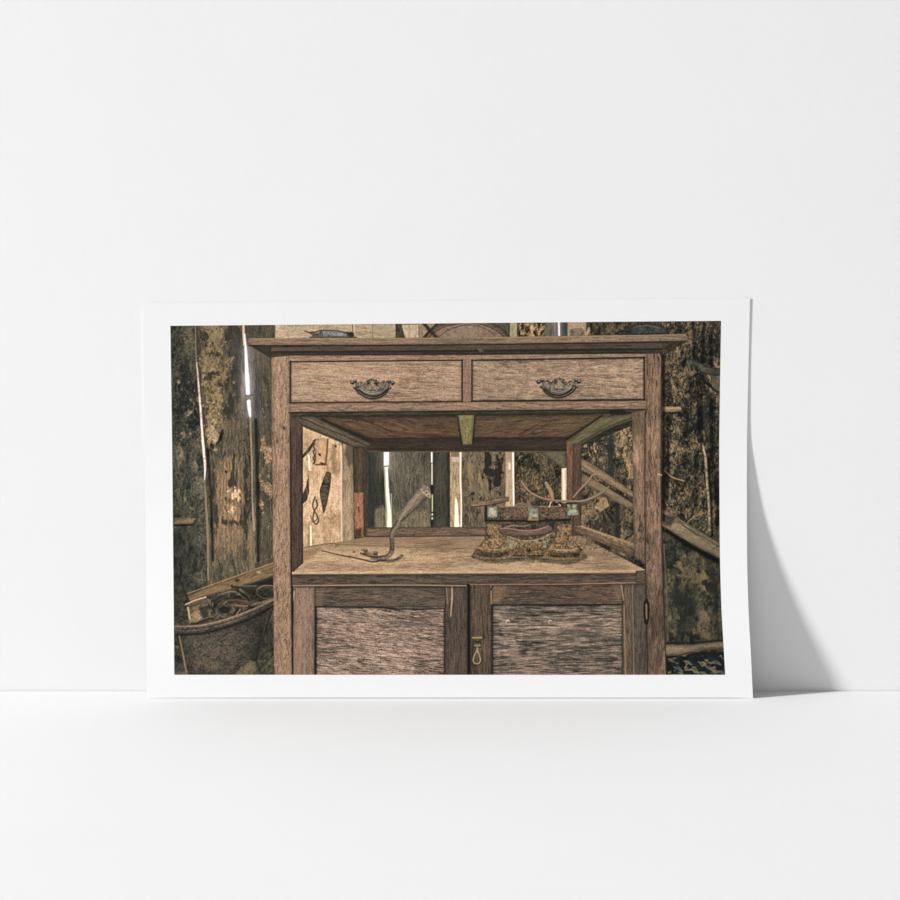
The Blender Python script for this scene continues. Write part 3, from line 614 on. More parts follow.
    # latch
    fill(rect(472.6, 637.4, 481.4, 648), (84, 76, 56), LATCH, edge=.6, ew=1.2)
    stroke([(472.8, 638), (481.4, 637.8)], 1.6, (140, 126, 88), LATCH, smooth=False)
    stroke([(475, 642), (479.6, 642)], 2.2, (48, 42, 32), LATCH, smooth=False); stroke([(475, 645.8), (480, 645.6)], 1.6, (128, 116, 84), LATCH, smooth=False)
    stroke([(477.2, 648), (477.2, 652)], 1.8, (128, 118, 88), LATCH, smooth=False)
    stroke([(477.2, 650), (474.6, 655), (473.2, 660), (475, 663.4), (479, 663.2), (480.4, 659.6), (479, 654.6), (477.4, 650)], 1.15, (140, 128, 98), LATCH)
    stroke([(481.6, 656), (481.8, 662), (478, 665.4)], .9, (36, 32, 28), LATCH, op=.8)

    # ---------------- posts ------------------------------------------------
    fill([(289, 413), (302.6, 424), (302.6, 564), (291, 573), (289, 560)], wood((82, 63, 53), (48, 37, 32), 90, 30, 1.3, .9, 210, (106, 84, 70)), CAB, edge=.25, ew=2)
    stroke([(302.4, 428), (302.6, 563)], 1.0, (44, 35, 30), CAB, smooth=False, op=.8)
    lp = wood((136, 112, 91), (80, 64, 52), 90, 20, 1.4, 1.1, 211, (170, 144, 120), .35, .3, 1.2, .13)
    fill([(271, 352), (289.4, 352), (290.2, 480), (292.2, 677), (274.4, 677), (272.6, 520)], lp, CAB, edge=.28, ew=1.2)
    for k in range(80):
        y = 520+((k*67) % 156); x = 276+((k*31) % 15)
        stroke([(x+.37*(k % 5), y), (x+.1+.37*(k % 5), y+.4+k % 3*.5)], .75, (58, 47, 40), CAB, op=.6, smooth=False)
    for k in range(26):
        y = 365+((k*61) % 160); x = 273+((k*29) % 15); stroke([(x, y), (x+.1, y+.9)], .8, (70, 54, 46), CAB, op=.6, smooth=False)
    stroke([(283.4, 427), (284.4, 429)], 1.8, (58, 46, 40), CAB); stroke([(279, 367), (279.6, 370)], 2.2, (178, 152, 134), CAB, op=.6)
    stroke([(290.6, 430), (291, 560), (292.6, 677)], 1.4, (40, 33, 29), CAB, op=.9)
    stroke([(294, 592), (292.6, 604)], 1.1, (180, 156, 134), CAB, op=.7); stroke([(292.4, 596), (292.4, 614)], 1.5, (34, 30, 28), CAB)
    # right posts
    fill([(632, 412), (645.4, 410), (646, 566), (634, 556)], wood((118, 95, 77), (62, 49, 40), 90, 26, 1.4, 1., 212, (154, 128, 106)), CAB, edge=.3)
    patch((632, 410, 646, 566), [(639, 424, 9, 18, 1.)], wood((92, 78, 56), (56, 46, 34), 90, 20, 1.2, .8, 213), 3, 2, .5, .3, .3, 214, .8)
    patch((632, 440, 646, 470), [(636, 456, 4, 12, 1.)], (156, 133, 113), 3, 2, .55, .35, .3, 215, .7)
    rp = wood((116, 93, 76), (54, 43, 35), 90, 22, 1.4, 1.35, 216, (154, 124, 102), .3, .5, 1.8, .15)
    fill([(645, 347), (662.6, 347), (661.6, 500), (663, 580), (666.6, 677), (648, 677), (645, 560)], rp, CAB, edge=.3, ew=1.4)
    patch((646, 440, 666, 676), [(655, 640, 12, 60, .9), (650, 480, 8, 30, .5), (655, 540, 8, 20, .4)], wood((88, 66, 54), (46, 36, 31), 90, 20, 1.3, 1.2, 217, (124, 94, 74)), 4, 3, .55, .35, .4, 218, .75)
    patch((632, 515, 646, 560), [(640, 528, 3, 12, .9)], (52, 48, 46), 2, 3, .55, .25, .5, 219, .8)
    stroke([(645, 412), (644.8, 480), (645.6, 566), (648, 677)], 1.0, (48, 38, 33), CAB, op=.85)
    stroke([(647, 600), (648.6, 606), (648.4, 616), (647, 624), (645, 618), (644.6, 606), (646.4, 600)], 2.2, (34, 28, 26), CAB)
    stroke([(646.4, 605), (646.8, 619)], 1.6, (124, 92, 68), CAB)
    stroke([(661.4, 349), (661.2, 500), (664, 600), (666.4, 677)], 1.2, (52, 40, 35), CAB, op=.8)
    shadow([(663.5, 352), (663.5, 520)], 2, .6, 2.)
    stroke([(658, 474), (661.6, 475)], 1.0, (170, 140, 112), CAB)
    # worktop front corners
    fill([(636, 571), (646, 570.4), (646.4, 583.6), (636, 584.6)], wood((86, 72, 60), (46, 40, 36), 0, 10, 1., .9, 220), CAB, edge=.4, ew=.8)
    stroke([(592-300+.6, 573), (300, 573)], 1.2, (196, 168, 132), TOP, op=.6, smooth=False)

    # ---------------- drawer case ------------------------------------------
    fill([(289, 349), (646, 346), (645.4, 409.2), (289.4, 412.4)], wood((138, 115, 95), (86, 70, 58), 0, 30, 1.2, 1., 230, (168, 144, 122)), CAB)
    rail = wood((134, 111, 92), (80, 66, 55), 0, 30, 1.1, 1.1, 231, (166, 142, 120))
    # molding below the top
    fill([(258, 345), (684, 340.4), (664, 353.4), (645, 353.8), (470, 355), (289, 355.6), (271, 357.6)], wood((66, 54, 45), (34, 29, 25), 0, 36, 1.3, 1., 232, (96, 78, 64)), CAB, edge=.2)
    fill([(270, 347.6), (664, 343), (664, 348), (270, 351)], wood((86, 67, 55), (48, 38, 32), 0, 30, 1.2, .9, 233), CAB, op=.8)
    stroke([(268, 352.2), (464, 351), (664, 349)], 2.0, (40, 34, 30), CAB, op=.75)
    stroke([(289, 354.8), (645, 352.4)], .9, (46, 38, 33), CAB, smooth=False, op=.8)
    fill([(249, 345), (271, 345), (271, 359)], (56, 51, 43), CAB, edge=.3); stroke([(250, 346), (271, 359)], .9, (96, 86, 68), CAB, smooth=False, op=.7)
    fill([(686, 341), (662.6, 341), (662.6, 355)], rust((74, 58, 46), (44, 36, 30), (96, 78, 62), 2, 234), CAB, edge=.2); stroke([(686, 341.6), (663, 355)], .9, (52, 44, 36), CAB, smooth=False, op=.9)
    fill([(478, 349), (481, 348.4), (484, 351), (480, 352.4)], (92, 92, 88), CAB, op=.8, soft=1)
    # top slab edge
    fill([(247.6, 339.4), (250, 338.2), (460, 337.6), (685.4, 334), (688, 335.8), (687.8, 340), (685.2, 341.3), (460, 344.4), (252, 345.6), (248, 343.6)],
         wood((128, 108, 87), (74, 62, 51), 0, 32, 1.3, 1.0, 235, (160, 138, 112)), CAB, edge=.28, ew=1.)
    stroke([(249, 338.8), (460, 338), (685, 334.6)], 1.0, (166, 146, 118), CAB, op=.55)
    patch((420, 334, 480, 346), [(450, 341, 24, 3, .9)], (92, 88, 74), 5, .4, .55, .4, .4, 236, .6)
    stroke([(249, 345.4), (460, 344.6), (685, 341.2)], 1.0, (40, 33, 29), CAB, op=.8)
    # drawers
    d1 = wood((150, 128, 106), (94, 78, 64), 2, 34, 1.1, 1.25, 240, (182, 158, 134), .25, .5, .9, .16)
    d2 = wood((138, 119, 100), (86, 72, 61), 3, 28, 1.1, 1.25, 241, (172, 151, 128), .25, .55, 1.4, .16)
    fill([(289.4, 361), (463, 359.6), (463, 402), (289.4, 403.4)], (84, 68, 57), CAB)
    fill([(471, 359.6), (645, 356.6), (645, 401), (471, 402)], (78, 64, 54), CAB)
    fill([(291.4, 362.6), (461.2, 361), (461.2, 400.8), (291.4, 402)], d1, DRW1, edge=.22, ew=1.2)
    fill([(472.8, 361), (643.4, 358.6), (643.4, 399), (472.8, 400.4)], d2, DRW2, edge=.25, ew=1.2)
    patch((291, 361, 462, 402), [(404, 381, 6, 5, .9), (345, 384, 10, 4, .5), (430, 372, 20, 8, .4)], wood((122, 98, 80), (88, 70, 58), 2, 10, 1, 1, 242), 5, .5, .6, .35, .4, 243, .6)
    patch((291, 361, 462, 402), [(370, 392, 26, 5, .6), (320, 372, 22, 6, .5), (306, 390, 10, 8, .5)], (192, 164, 134), 6, .4, .6, .5, .5, 244, .45)
    patch((472, 358, 644, 401), [(532, 370, 6, 3, 1.), (600, 369, 26, 4, .8), (620, 380, 16, 3, .6), (626, 390, 14, 4, .4)], (196, 168, 136), 6, .4, .6, .45, .5, 245, .55)
    patch((472, 358, 644, 401), [(560, 362, 50, 3, .6), (500, 392, 20, 6, .5), (636, 382, 5, 16, .5)], (112, 92, 78), 6, .5, .6, .4, .5, 246, .45)
    stroke([(292, 363), (460, 361.4)], .9, (190, 160, 136), DRW1, smooth=False, op=.5)
    fill([(463, 359.6), (471.4, 359.6), (471.4, 402), (463, 402)], rail, CAB, edge=.2, ew=1.)
    fill([(463, 356), (471, 356), (471, 410), (463, 410)], wood((138, 112, 96), (92, 74, 62), 90, 22, 1.2, .9, 247), CAB, op=.7)
    fill([(289.6, 403), (462, 401.6), (645, 400.6), (645, 409), (460, 410.4), (289.6, 412)], rail, CAB, edge=.25, ew=1.)
    stroke([(289.6, 402.6), (462, 401.4)], 1.0, (44, 36, 31), CAB, smooth=False); stroke([(471.4, 401.2), (645, 399.6)], 1.5, (40, 34, 31), CAB, smooth=False)
    stroke([(289.6, 361.8), (462, 360.2)], 1.3, (52, 43, 37), CAB, smooth=False); stroke([(471.4, 360.2), (645, 357.4)], 1.3, (48, 41, 36), CAB, smooth=False)
    stroke([(290.4, 361), (290.4, 402)], 1.2, (46, 41, 38), CAB, smooth=False); stroke([(462.3, 360), (462.3, 402)], 1.2, (56, 47, 42), CAB, smooth=False); stroke([(471.9, 360), (471.9, 401)], 1.2, (54, 46, 41), CAB, smooth=False)
    stroke([(644.2, 357), (644.2, 400)], 1.5, (44, 36, 32), CAB, smooth=False)
    stroke([(289, 412.6), (460, 411), (645, 409.4)], 1.3, (40, 34, 30), CAB, op=.9)
    # ---------------- drawer pulls -----------------------------------------
    for rid, ox, oy, fl in ((PULL1, 372, 385, 1), (PULL2, 559.2, 384, -1)):
        def T(L): return [(ox+fl*x, oy+y) for x, y in L]
        br, bd, bl = (90, 86, 76), (34, 34, 32), (148, 141, 124)
        stroke(T([(-17, 6), (-10, 11.5), (1, 14), (11, 11.5), (17, 6)]), 1.6, (118, 96, 78), op=.6, soft=1.2)                 # soft cast shade in the picture
        stroke(T([(-17, 3), (-13, 8), (-6, 12.2), (1, 13.6), (8, 12.2), (14, 8), (17.6, 2)]), 1.8, (48, 46, 42), rid)          # lower bail
        plate = cr(T([(-15.4, -1), (-12, -3.4), (-8, -1.8), (-5, -3.6), (-3, -5.6), (0, -6.6), (3, -5.6), (5, -4), (8, -2.2), (12, -4), (15, -1.6), (13, 3), (8, 7), (1, 9), (-7, 7), (-13, 3)]), 5, True)
        fill(plate, rust((112, 104, 90), (52, 50, 45), (156, 147, 128), 1.8, 250, .9), rid, edge=.35, ew=1.2)
        stroke(T([(-16, -2), (-14, 3.4), (-8, 8), (1, 10), (9, 8.2), (15, 3.4), (17, -2.4)]), [1.8, 2.4, 3.0, 3.6, 3.0, 2.4, 1.8], br, rid, shade=.35, edge=.35)
        stroke(T([(-13, 4.8), (-7, 9.3), (1, 11.4), (9, 9.4), (14.4, 5)]), 1.6, bd, rid)
        stroke(T([(-12, 3.6), (-7, 6.8), (0, 8.4), (8, 6.8)]), .9, bl, rid, op=.8)
        for q in ((-19.6, -2.6, 4.2), (-16.6, -3.8, 3.2), (-17.4, 2.6, 2.8), (20.6, -2.2, 4.2), (17.4, -3.6, 3.2), (18, 2.8, 2.6), (15.6, -3.8, 2.2), (-14.8, 1, 2.4)):
            stroke(T([(q[0]-.3, q[1]), (q[0]+.3, q[1]+.2)]), q[2], (66, 66, 61), rid)
            stroke(T([(q[0]-.6, q[1]-.7), (q[0], q[1]-.8)]), q[2]*.34, (146, 142, 128), rid, op=.8)
            stroke(T([(q[0]-.6, q[1]+1.2), (q[0]+.8, q[1]+1.)]), q[2]*.3, bd, rid, op=.8)
        for q in ((-4.6, -4.4, 2.2), (-1, -5.4, 2.2), (3.8, -4.6, 2.2), (-11, -2.8, 2.), (11.4, -3.6, 2.2), (5.8, -2.8, 1.8)):
            stroke(T([(q[0], q[1]), (q[0]+.2, q[1]+.2)]), q[2], (56, 58, 56), rid)
            stroke(T([(q[0]-.4, q[1]-.6), (q[0]-.2, q[1]-.6)]), .8, bl, rid, op=.8)
        fill(T([(-.8, -3.4), (1.4, -3.2), (1.8, 2), (-.6, 1.6)]), (150, 118, 92), DRW1 if fl > 0 else DRW2, op=.9)             # keyhole slot shows wood
        stroke(T([(-2.6, -2.2), (-4.6, -.8)]), 1.3, bd, rid, op=.9); stroke(T([(2.8, -2), (4.6, -.6)]), 1.3, bd, rid, op=.9)
        stroke(T([(-2, 1.6), (-1.6, 4), (3, 4.2), (3, 1.4)]), .9, (150, 144, 126), rid, op=.8); stroke(T([(-2, 4.8), (3.6, 5)]), 1., bd, rid, op=.8)

    # ================= crank on the worktop ================================
    shadow([(379, 560.4), (390, 561), (397, 559.4), (402, 556)], 2.2, .42, 1.6)
    shadow([(384, 559), (372, 558)], 3, .35, 2)
    cm = rust((102, 92, 79), (58, 52, 45), (140, 128, 111), 1.6, 260, .6)
    stroke([(322, 551), (340, 555.2), (358, 558.6), (374, 562.2), (381, 559)], [1.0, 1.2, 1.4, 1.4, 2], (58, 52, 45), CRANK)
    stroke([(360.6, 553.4), (368, 556), (377, 557.4), (384, 556.6)], [1.6, 1.8, 2.2, 2.6], (62, 55, 48), CRANK)
    stroke([(401.6, 518.6), (397, 525), (392.8, 531.4), (391.6, 537), (392.2, 546), (391, 553), (386.6, 557), (379, 558.6)], [4.6, 5, 5, 4.6, 4.6, 4.8, 4.4, 3.0], cm, CRANK, shade=.22, edge=.4, side=1)
    hp = [(400, 520), (404, 515), (412, 505.4), (424.4, 491.8)]
    stroke(hp, [4.6, 7.6, 10.4, 12.6], wood((124, 111, 94), (74, 66, 56), -48, 20, 1.2, .9, 261, (148, 135, 117)), CRANK, shade=.22, edge=.35, side=1)
    fill(cr([(419.6, 489.4), (423.6, 487.6), (428.6, 490.2), (431.4, 495), (430, 498.4), (425.4, 496.6), (421.4, 493.4)], 6, True), rust((158, 141, 116), (112, 98, 80), (188, 172, 146), 1.6, 262, .7), CRANK, edge=.5, ew=.7)
    for q in ((423.8, 490.4), (426.4, 492.6), (428.4, 495.6)): stroke([q, (q[0]+.3, q[1]+.3)], 1.2, (52, 44, 36), CRANK)
    stroke([(401, 521), (404.6, 517)], .9, (46, 41, 36), CRANK, smooth=False)
    for q in ((365.6, 550.8, 3.4), (375.4, 553.2, 3.8), (362.6, 550, 1.6), (354, 552, 1.8)):
        stroke([(q[0]-.4, q[1]), (q[0]+.5, q[1]+.1)], q[2], (72, 62, 52), None, op=.9); stroke([(q[0]-.6, q[1]-q[2]*.2), (q[0]+.3, q[1]-q[2]*.24)], q[2]*.4, (118, 102, 84), None, op=.8)
    shadow([(364, 553), (377, 555.4)], 1.2, .4, 1)

    # ================= old kitchen scale ===================================
    shadow([(474, 556), (490, 561), (512, 560), (530, 557), (548, 561), (570, 562), (585, 557)], 4, .4, 2.)
    fill(rect(486, 516, 572, 545), rust((66, 55, 45), (36, 31, 27), (104, 88, 68), 1.6, 269), SCALE, soft=2)
    och = rust((111, 89, 64), (57, 45, 35), (156, 129, 94), 1.5, 270, 1.2)
    # body between the feet
    fill([(499, 530), (506, 535), (516, 539), (526, 540), (538, 538.6), (550, 533), (556, 530), (560, 545), (548, 556), (513, 556), (496, 548)], och, SCALE, edge=.3, ew=1.6)
    stroke([(500, 531), (508, 536.4), (518, 540), (528, 541), (540, 539), (551, 533.6)], 1.3, (166, 144, 110), SCALE, op=.6)
    stroke([(512, 556), (546, 556)], 1.2, (28, 22, 18), SCALE, smooth=False)
    patch((498, 534, 560, 556), [(512, 543, 3, 5, 1.2), (545, 542, 3, 4, .9), (535, 543, 2, 3, .7)], (124, 142, 122), 2.0, 1, .62, .3, .5, 271, .7)
    patch((505, 540, 552, 556), [(529, 550, 10, 4, .8), (518, 552, 6, 3, .6)], (92, 66, 44), 2.6, 1, .55, .25, .5, 272, .8)
    stroke([(528.4, 550), (529.4, 550.6)], 3.6, (44, 34, 28), SCALE); stroke([(528, 549.2), (528.6, 549.2)], 1., (120, 96, 66), SCALE)
    # columns
    # domed feet: upper bell, groove, rounded base ring
    for x0, x1, yb in ((473.6, 513, 560.4), (544, 584.4, 560.8)):
        cx = (x0+x1)/2; hw = (x1-x0)/2
        ring = [(x0, yb-6.4), (x0+1.2, yb-10), (cx-hw*.74, yb-12.6), (cx, yb-14), (cx+hw*.74, yb-12.6), (x1-1.2, yb-10), (x1, yb-6.4), (x1-1.2, yb-3.4), (cx+hw*.62, yb-.8), (cx, yb), (cx-hw*.62, yb-.8), (x0+1.2, yb-3.4)]
        fill(cr(ring, 6, True), rust((97, 77, 55), (54, 42, 33), (138, 112, 80), 1.4, 275, 1.1), SCALE, edge=.15, ew=1.6)
        shadow([(cx-hw*.7, yb-6), (cx, yb-5), (cx+hw*.7, yb-6)], 3.4, .28, 1.6)
        stroke([(x0+.6, yb-5), (cx-hw*.6, yb-2.4), (cx, yb-1.6), (cx+hw*.6, yb-2.4), (x1-.6, yb-5)], 1.6, rust((126, 101, 72), (84, 66, 48), (156, 130, 96), 1.4, 276), SCALE, op=.6)
        bell = [(cx-hw*.86, yb-10), (cx-hw*.7, yb-15.4), (cx-hw*.46, yb-21), (cx-7.4, yb-28), (cx-7, yb-36), (cx+7, yb-36), (cx+7.4, yb-28), (cx+hw*.46, yb-21), (cx+hw*.7, yb-15.4), (cx+hw*.86, yb-10), (cx+hw*.4, yb-8), (cx, yb-7.4), (cx-hw*.4, yb-8)]
        fill(cr(bell, 6, True), rust((112, 91, 65), (60, 48, 37), (160, 134, 99), 1.6, 277, 1.2), SCALE, edge=.22, ew=1.4)
        stroke([(cx-hw*.84, yb-9.6), (cx-hw*.4, yb-7.6), (cx, yb-7), (cx+hw*.4, yb-7.6), (cx+hw*.84, yb-9.6)], 1.0, (80, 62, 44), SCALE, op=.7)
        stroke([(cx-hw*.74, yb-12.4), (cx-hw*.3, yb-10.6), (cx+hw*.3, yb-10.6), (cx+hw*.74, yb-12.4)], .9, (178, 154, 114), SCALE, op=.6)
    # cradle
    stroke([(505, 527.6), (513, 525.6), (522, 526.4), (530, 524.8)], 1.3, (138, 122, 102), SCALE, op=.7)
    fill(cr([(499, 528.6), (506, 527.6), (520, 529.6), (534, 529.2), (546, 525.6), (551.6, 526.6), (552.4, 531), (545, 534.6), (530, 536.6), (512, 536.6), (501, 534)], 6, True),
         wood((102, 81, 70), (56, 44, 38), 0, 18, 1.4, .8, 276, (144, 114, 100)), SCALE, edge=.45, ew=1.6)
    stroke([(500, 528.8), (508, 528.4), (522, 530.6), (536, 530), (548, 526.4)], 1.0, (156, 118, 102), SCALE, op=.8)
    # beam
    fill([(485, 507), (500, 506.6), (560, 506), (573, 505), (571, 519), (556, 522), (545, 520.4), (520, 520.6), (500, 522), (488, 521)], rust((90, 72, 58), (44, 36, 31), (134, 108, 87), 1.2, 277, 1.), SCALE, edge=.4, ew=1.6)
    stroke([(500, 507), (560, 506.4)], 1., (158, 126, 102), SCALE, smooth=False, op=.7)
    stroke([(486, 520.6), (520, 521), (545, 520.8), (570, 519.6)], 2.0, (34, 28, 26), SCALE, op=.9)
    stroke([(515, 506), (519, 503.6), (526, 504.6), (531, 507)], 2.2, (112, 92, 78), SCALE)
    for q in ((487, 506.6, 497.4, 518.4), (527.8, 507, 538.6, 520), (566.8, 504, 578.6, 516.4)):
        fill([(q[0], q[1]), (q[2], q[1]-.6), (q[2]+.3, q[3]-1), (q[0]+.6, q[3])], rust((138, 142, 122), (92, 88, 70), (176, 180, 158), 3, 278+q[0], 1.), SCALE, edge=.45, ew=1.2)
    stroke([(529, 512), (531, 508.6), (535.4, 509), (537.6, 513)], 1.0, (98, 92, 74), SCALE, op=.8); stroke([(528.6, 519.6), (538, 519.8)], 2., (150, 112, 78), SCALE, smooth=False, op=.8)
    fill(rect(484.4, 504, 487, 520), (36, 32, 28), SCALE, op=.8)
    # left tray seen edge-on
    fill([(470.2, 503.6), (480, 501.4), (507, 496.6), (509.6, 498), (508.4, 500.6), (492, 504.6), (473, 507.4), (470, 506)], wood((126, 103, 82), (74, 58, 46), -10, 20, 1.1, .9, 282, (176, 142, 114)), SCALE, edge=.35, ew=1.)
    stroke([(471, 507), (492, 504.8), (508.6, 501)], .9, (48, 38, 32), SCALE, op=.8)
    # wire arms of the pan carrier
    wr = (126, 106, 86)
    stroke([(549.4, 507), (551, 502), (555, 500.6), (560.4, 505.6)], 1.4, (168, 152, 130), SCALE)
    stroke([(521.4, 481.6), (526, 488.6), (534, 494.8), (545, 499), (558, 500.8), (572, 501.4), (582, 501.2), (591, 498.6), (601, 493.4), (608.4, 487.4)], [2.4, 2.6, 2.2, 2.2, 2, 2.2, 2.4, 2.6, 2.8, 2.2], wr, SCALE, shade=.25, edge=.3)
    stroke([(557, 503.2), (566, 503.6), (577, 503)], 1.4, (44, 36, 30), SCALE, op=.9)
    stroke([(573.6, 497.4), (580, 489.6), (588, 482), (592.6, 475.4), (598, 474.8), (601.6, 476.4)], [1.8, 2, 2.2, 2.2, 2, 1.6], (130, 109, 88), SCALE, shade=.25, edge=.3)
    stroke([(594, 477), (598, 481), (600.4, 477.4)], 1.2, (128, 104, 82), SCALE)

    # ================= plank and bucket (left) =============================
    fill([(183, 597), (262, 566.4), (275, 561.6), (275, 578), (240, 588), (192, 604)], wood((116, 94, 67), (66, 53, 40), -21, 38, 1.7, .9, 290, (158, 128, 88)), PLANKL, edge=.35, ew=2)
    stroke([(186, 594.4), (262, 567), (275, 562.2)], 1.0, (160, 134, 96), PLANKL, op=.7)
    stroke([(236.4, 580.8), (238, 580.6)], 3.2, (62, 46, 34), PLANKL); stroke([(258.2, 572.6), (259, 572.4)], 3.0, (140, 130, 108), PLANKL)
    fill([(238, 588), (275, 576.4), (275, 592), (250, 592)], (36, 33, 28), soft=2)
    # inside of the bucket: dark mouth
    fill(cr([(172, 628), (176, 612), (195, 600), (225, 591), (255, 586), (274, 588), (276, 602), (250, 614), (210, 624)], 6, True), rust((58, 52, 43), (30, 28, 25), (92, 82, 66), 2, 291), BUCK, soft=1.5)
    stroke([(176.4, 573), (182, 586), (188.4, 602)], [1.4, 2, 2.2], (44, 40, 35))
    # wooden block
    fill([(187, 607.4), (208, 602.6), (210.6, 617), (204, 621), (189, 624)], rust((124, 108, 82), (78, 66, 50), (156, 138, 108), 2, 292, .8), SCRAP, edge=.3)
    fill([(199, 607.6), (208.6, 605.4), (209.6, 617.6), (202.6, 620)], (46, 42, 36), SCRAP, op=.9, soft=1.2)
    fill([(184.6, 604.6), (205.4, 597), (207.4, 599), (208.2, 602.6), (188, 607.4)], wood((98, 82, 66), (60, 50, 41), -20, 14, 1., .9, 293), SCRAP, edge=.3, ew=.8)
    stroke([(185.4, 604.8), (195, 600.6), (205.6, 597.4)], 1.3, (184, 152, 124), SCRAP); stroke([(187.6, 608), (189.6, 619)], 1.9, (176, 156, 122), SCRAP, smooth=False, op=.85)
    # straps and horseshoes
    js = rust((86, 76, 62), (42, 38, 33), (120, 106, 86), 1.6, 294, .8)
    stroke([(208, 600.6), (220, 597.4), (234, 592.6)], 3.0, (60, 56, 49), SCRAP, edge=.4)
    stroke([(232, 586.6), (242, 588.4), (256, 588)], 3.4, (50, 46, 41), SCRAP, edge=.3); stroke([(233, 585.4), (246, 586.4), (256, 586.2)], .9, (112, 100, 82), SCRAP, op=.8)
    stroke([(240, 590), (247, 595), (252, 602)], 2.6, js, SCRAP, edge=.4); stroke([(222, 594), (234, 592), (246, 600)], 1.2, (118, 102, 80), SCRAP, op=.8)
    stroke([(256.6, 590), (262, 586.6), (269, 585.8), (274, 586.6)], 1.3, (114, 100, 78), SCRAP, edge=.3); stroke([(256.6, 590), (257.6, 595), (264, 598.6), (273, 599)], 1.7, (98, 86, 67), SCRAP, edge=.3)
    fill(cr([(259, 591), (265, 588.6), (274, 589.4), (275, 596), (264, 596)], 5, True), rust((62, 56, 45), (36, 33, 28), (92, 82, 66), 1.4, 295), SCRAP)
    stroke([(221, 602), (234, 601.4), (247, 603), (254, 601)], 3.2, (84, 66, 54), SCRAP, edge=.35); stroke([(222, 600.8), (236, 600.2), (247, 601.6)], .9, (150, 112, 90), SCRAP, op=.85)
    stroke([(220, 604.8), (234, 605.6), (247, 606.4)], 1.6, (132, 86, 70), SCRAP, op=.85)
    stroke([(216, 609), (219, 605), (226, 604.6), (232, 607), (234, 611)], 1.7, js, SCRAP, edge=.4); stroke([(216, 609), (217, 614), (224, 617.6)], 2.4, (88, 78, 64), SCRAP, edge=.4)
    fill(cr([(219, 609), (224, 606.6), (230, 609), (228, 613), (221, 613)], 5, True), (34, 31, 28), SCRAP)
    stroke([(238, 609), (234, 615)], 2.4, (36, 33, 29), SCRAP, smooth=False); stroke([(240, 609.4), (236, 615)], .9, (128, 114, 92), SCRAP, smooth=False, op=.8)
    stroke([(200, 622), (207, 619), (213, 617.4)], [3, 4.4, 2], (46, 42, 36), SCRAP); stroke([(200, 620.4), (208, 617.6), (213.6, 617)], .8, (120, 106, 84), SCRAP, op=.8)
    stroke([(208, 600), (211, 607), (209, 615)], 1.8, (104, 92, 72), SCRAP, op=.9)
    stroke([(252, 605), (262, 603), (270, 600)], 3, rust((104, 92, 72), (60, 54, 44), (132, 118, 94), 1.6, 296), SCRAP)
    shadow([(214, 606), (232, 600), (252, 596), (268, 594)], 8, .3, 4)
    rs = np.random.RandomState(5)
    for k in range(46):
        t = rs.rand(); x = 206+64*t; y0 = 600-11*t+rs.rand()*(20-12*t)
        if y0 > 622-.0042*(x-172)**2/1.0*1.0-4: continue
        a = rs.rand()*3.1; l = 2+rs.rand()*4
        col = [(104, 92, 72), (70, 62, 51), (44, 40, 34), (120, 104, 82), (40, 37, 32), (92, 74, 60)][k % 6]
        stroke([(x, y0), (x+l*np.cos(a), y0-abs(l*np.sin(a))*.5)], .9+rs.rand()*1.1, col, SCRAP, op=.8, smooth=False)
    # body
    def bk(X, Y):
        c = rust((66, 60, 52), (36, 34, 32), (100, 86, 73), 1.0, 297, 1.1)(X, Y)
        c = mix(c, c3((100, 82, 68)), .5*np.exp(-((X-222)/22)**2-((Y-638)/14)**2)*sst(-.2, .8, fbm(X/1.4, Y/1.4, 3, 298)))
        c = mix(c, c3((104, 90, 64)), .6*np.exp(-((X-212)/16)**2-((Y-668)/12)**2)*sst(-.5, .6, fbm(X/4, Y/4, 3, 299)))
        return c
    fill([(176, 632), (200, 632), (240, 622), (274, 605), (266, 632), (257, 662), (250, 677), (188, 677)], bk, BUCK, edge=.4, ew=5)
    stroke([(179, 636), (183, 655), (187.4, 677)], 1.8, (142, 110, 82), BUCK, op=.8)
    stroke([(268, 612), (262, 640), (258, 660)], 1.2, (92, 86, 68), BUCK, op=.5)
    rim = [(172, 629), (186, 629.4), (205, 627.6), (228, 621.8), (252, 612.4), (274, 601)]
    stroke(rim, [8, 8.4, 7.8, 7, 6, 3.4], rust((82, 72, 61), (44, 40, 36), (114, 100, 84), 1.8, 300, .8), BUCK, shade=.15, edge=.35)
    stroke([(172, 626.4), (186, 626.6), (205, 624.8), (228, 618.8), (252, 609.8), (274, 599.6)], 1.3, (150, 126, 102), BUCK, op=.75)
    stroke([(172, 629.6), (186, 629.6), (205, 627.6), (228, 621.6), (252, 612.6), (274, 601.6)], 1.0, (42, 38, 34), BUCK, op=.8)
    stroke([(174, 635), (188, 635), (206, 633), (230, 626.6), (254, 617.4), (274, 606)], 1.6, (28, 26, 24), BUCK, op=.85)
    fill(rect(174, 622, 180, 634), (150, 134, 112), BUCK, op=.25, soft=2)
    # stones on the ground
    st = rust((106, 96, 72), (62, 56, 44), (136, 124, 96), 2.2, 301, .8)
    fill(rect(166, 636, 177, 677), rust((60, 58, 48), (34, 34, 30), (88, 82, 66), 2.4, 302), soft=1)
    fill([(168, 644.6), (178, 646), (179.6, 649), (168, 649)], st, op=.8)
    fill([(231, 677), (236, 671), (250, 660.6), (256, 661.4), (259.4, 677)], st, edge=.35, ew=2, rough=.6)
    fill([(260, 677), (259, 668), (266, 660), (274.6, 656), (275, 677)], rust((86, 80, 62), (50, 47, 38), (112, 104, 82), 2.2, 303), edge=.35, ew=2, rough=.6)
    fill([(259, 660), (264, 652), (274, 648), (274, 656), (264, 660)], rust((78, 72, 56), (46, 43, 35), (102, 94, 74), 2.2, 304), edge=.35, ew=2, rough=.6)
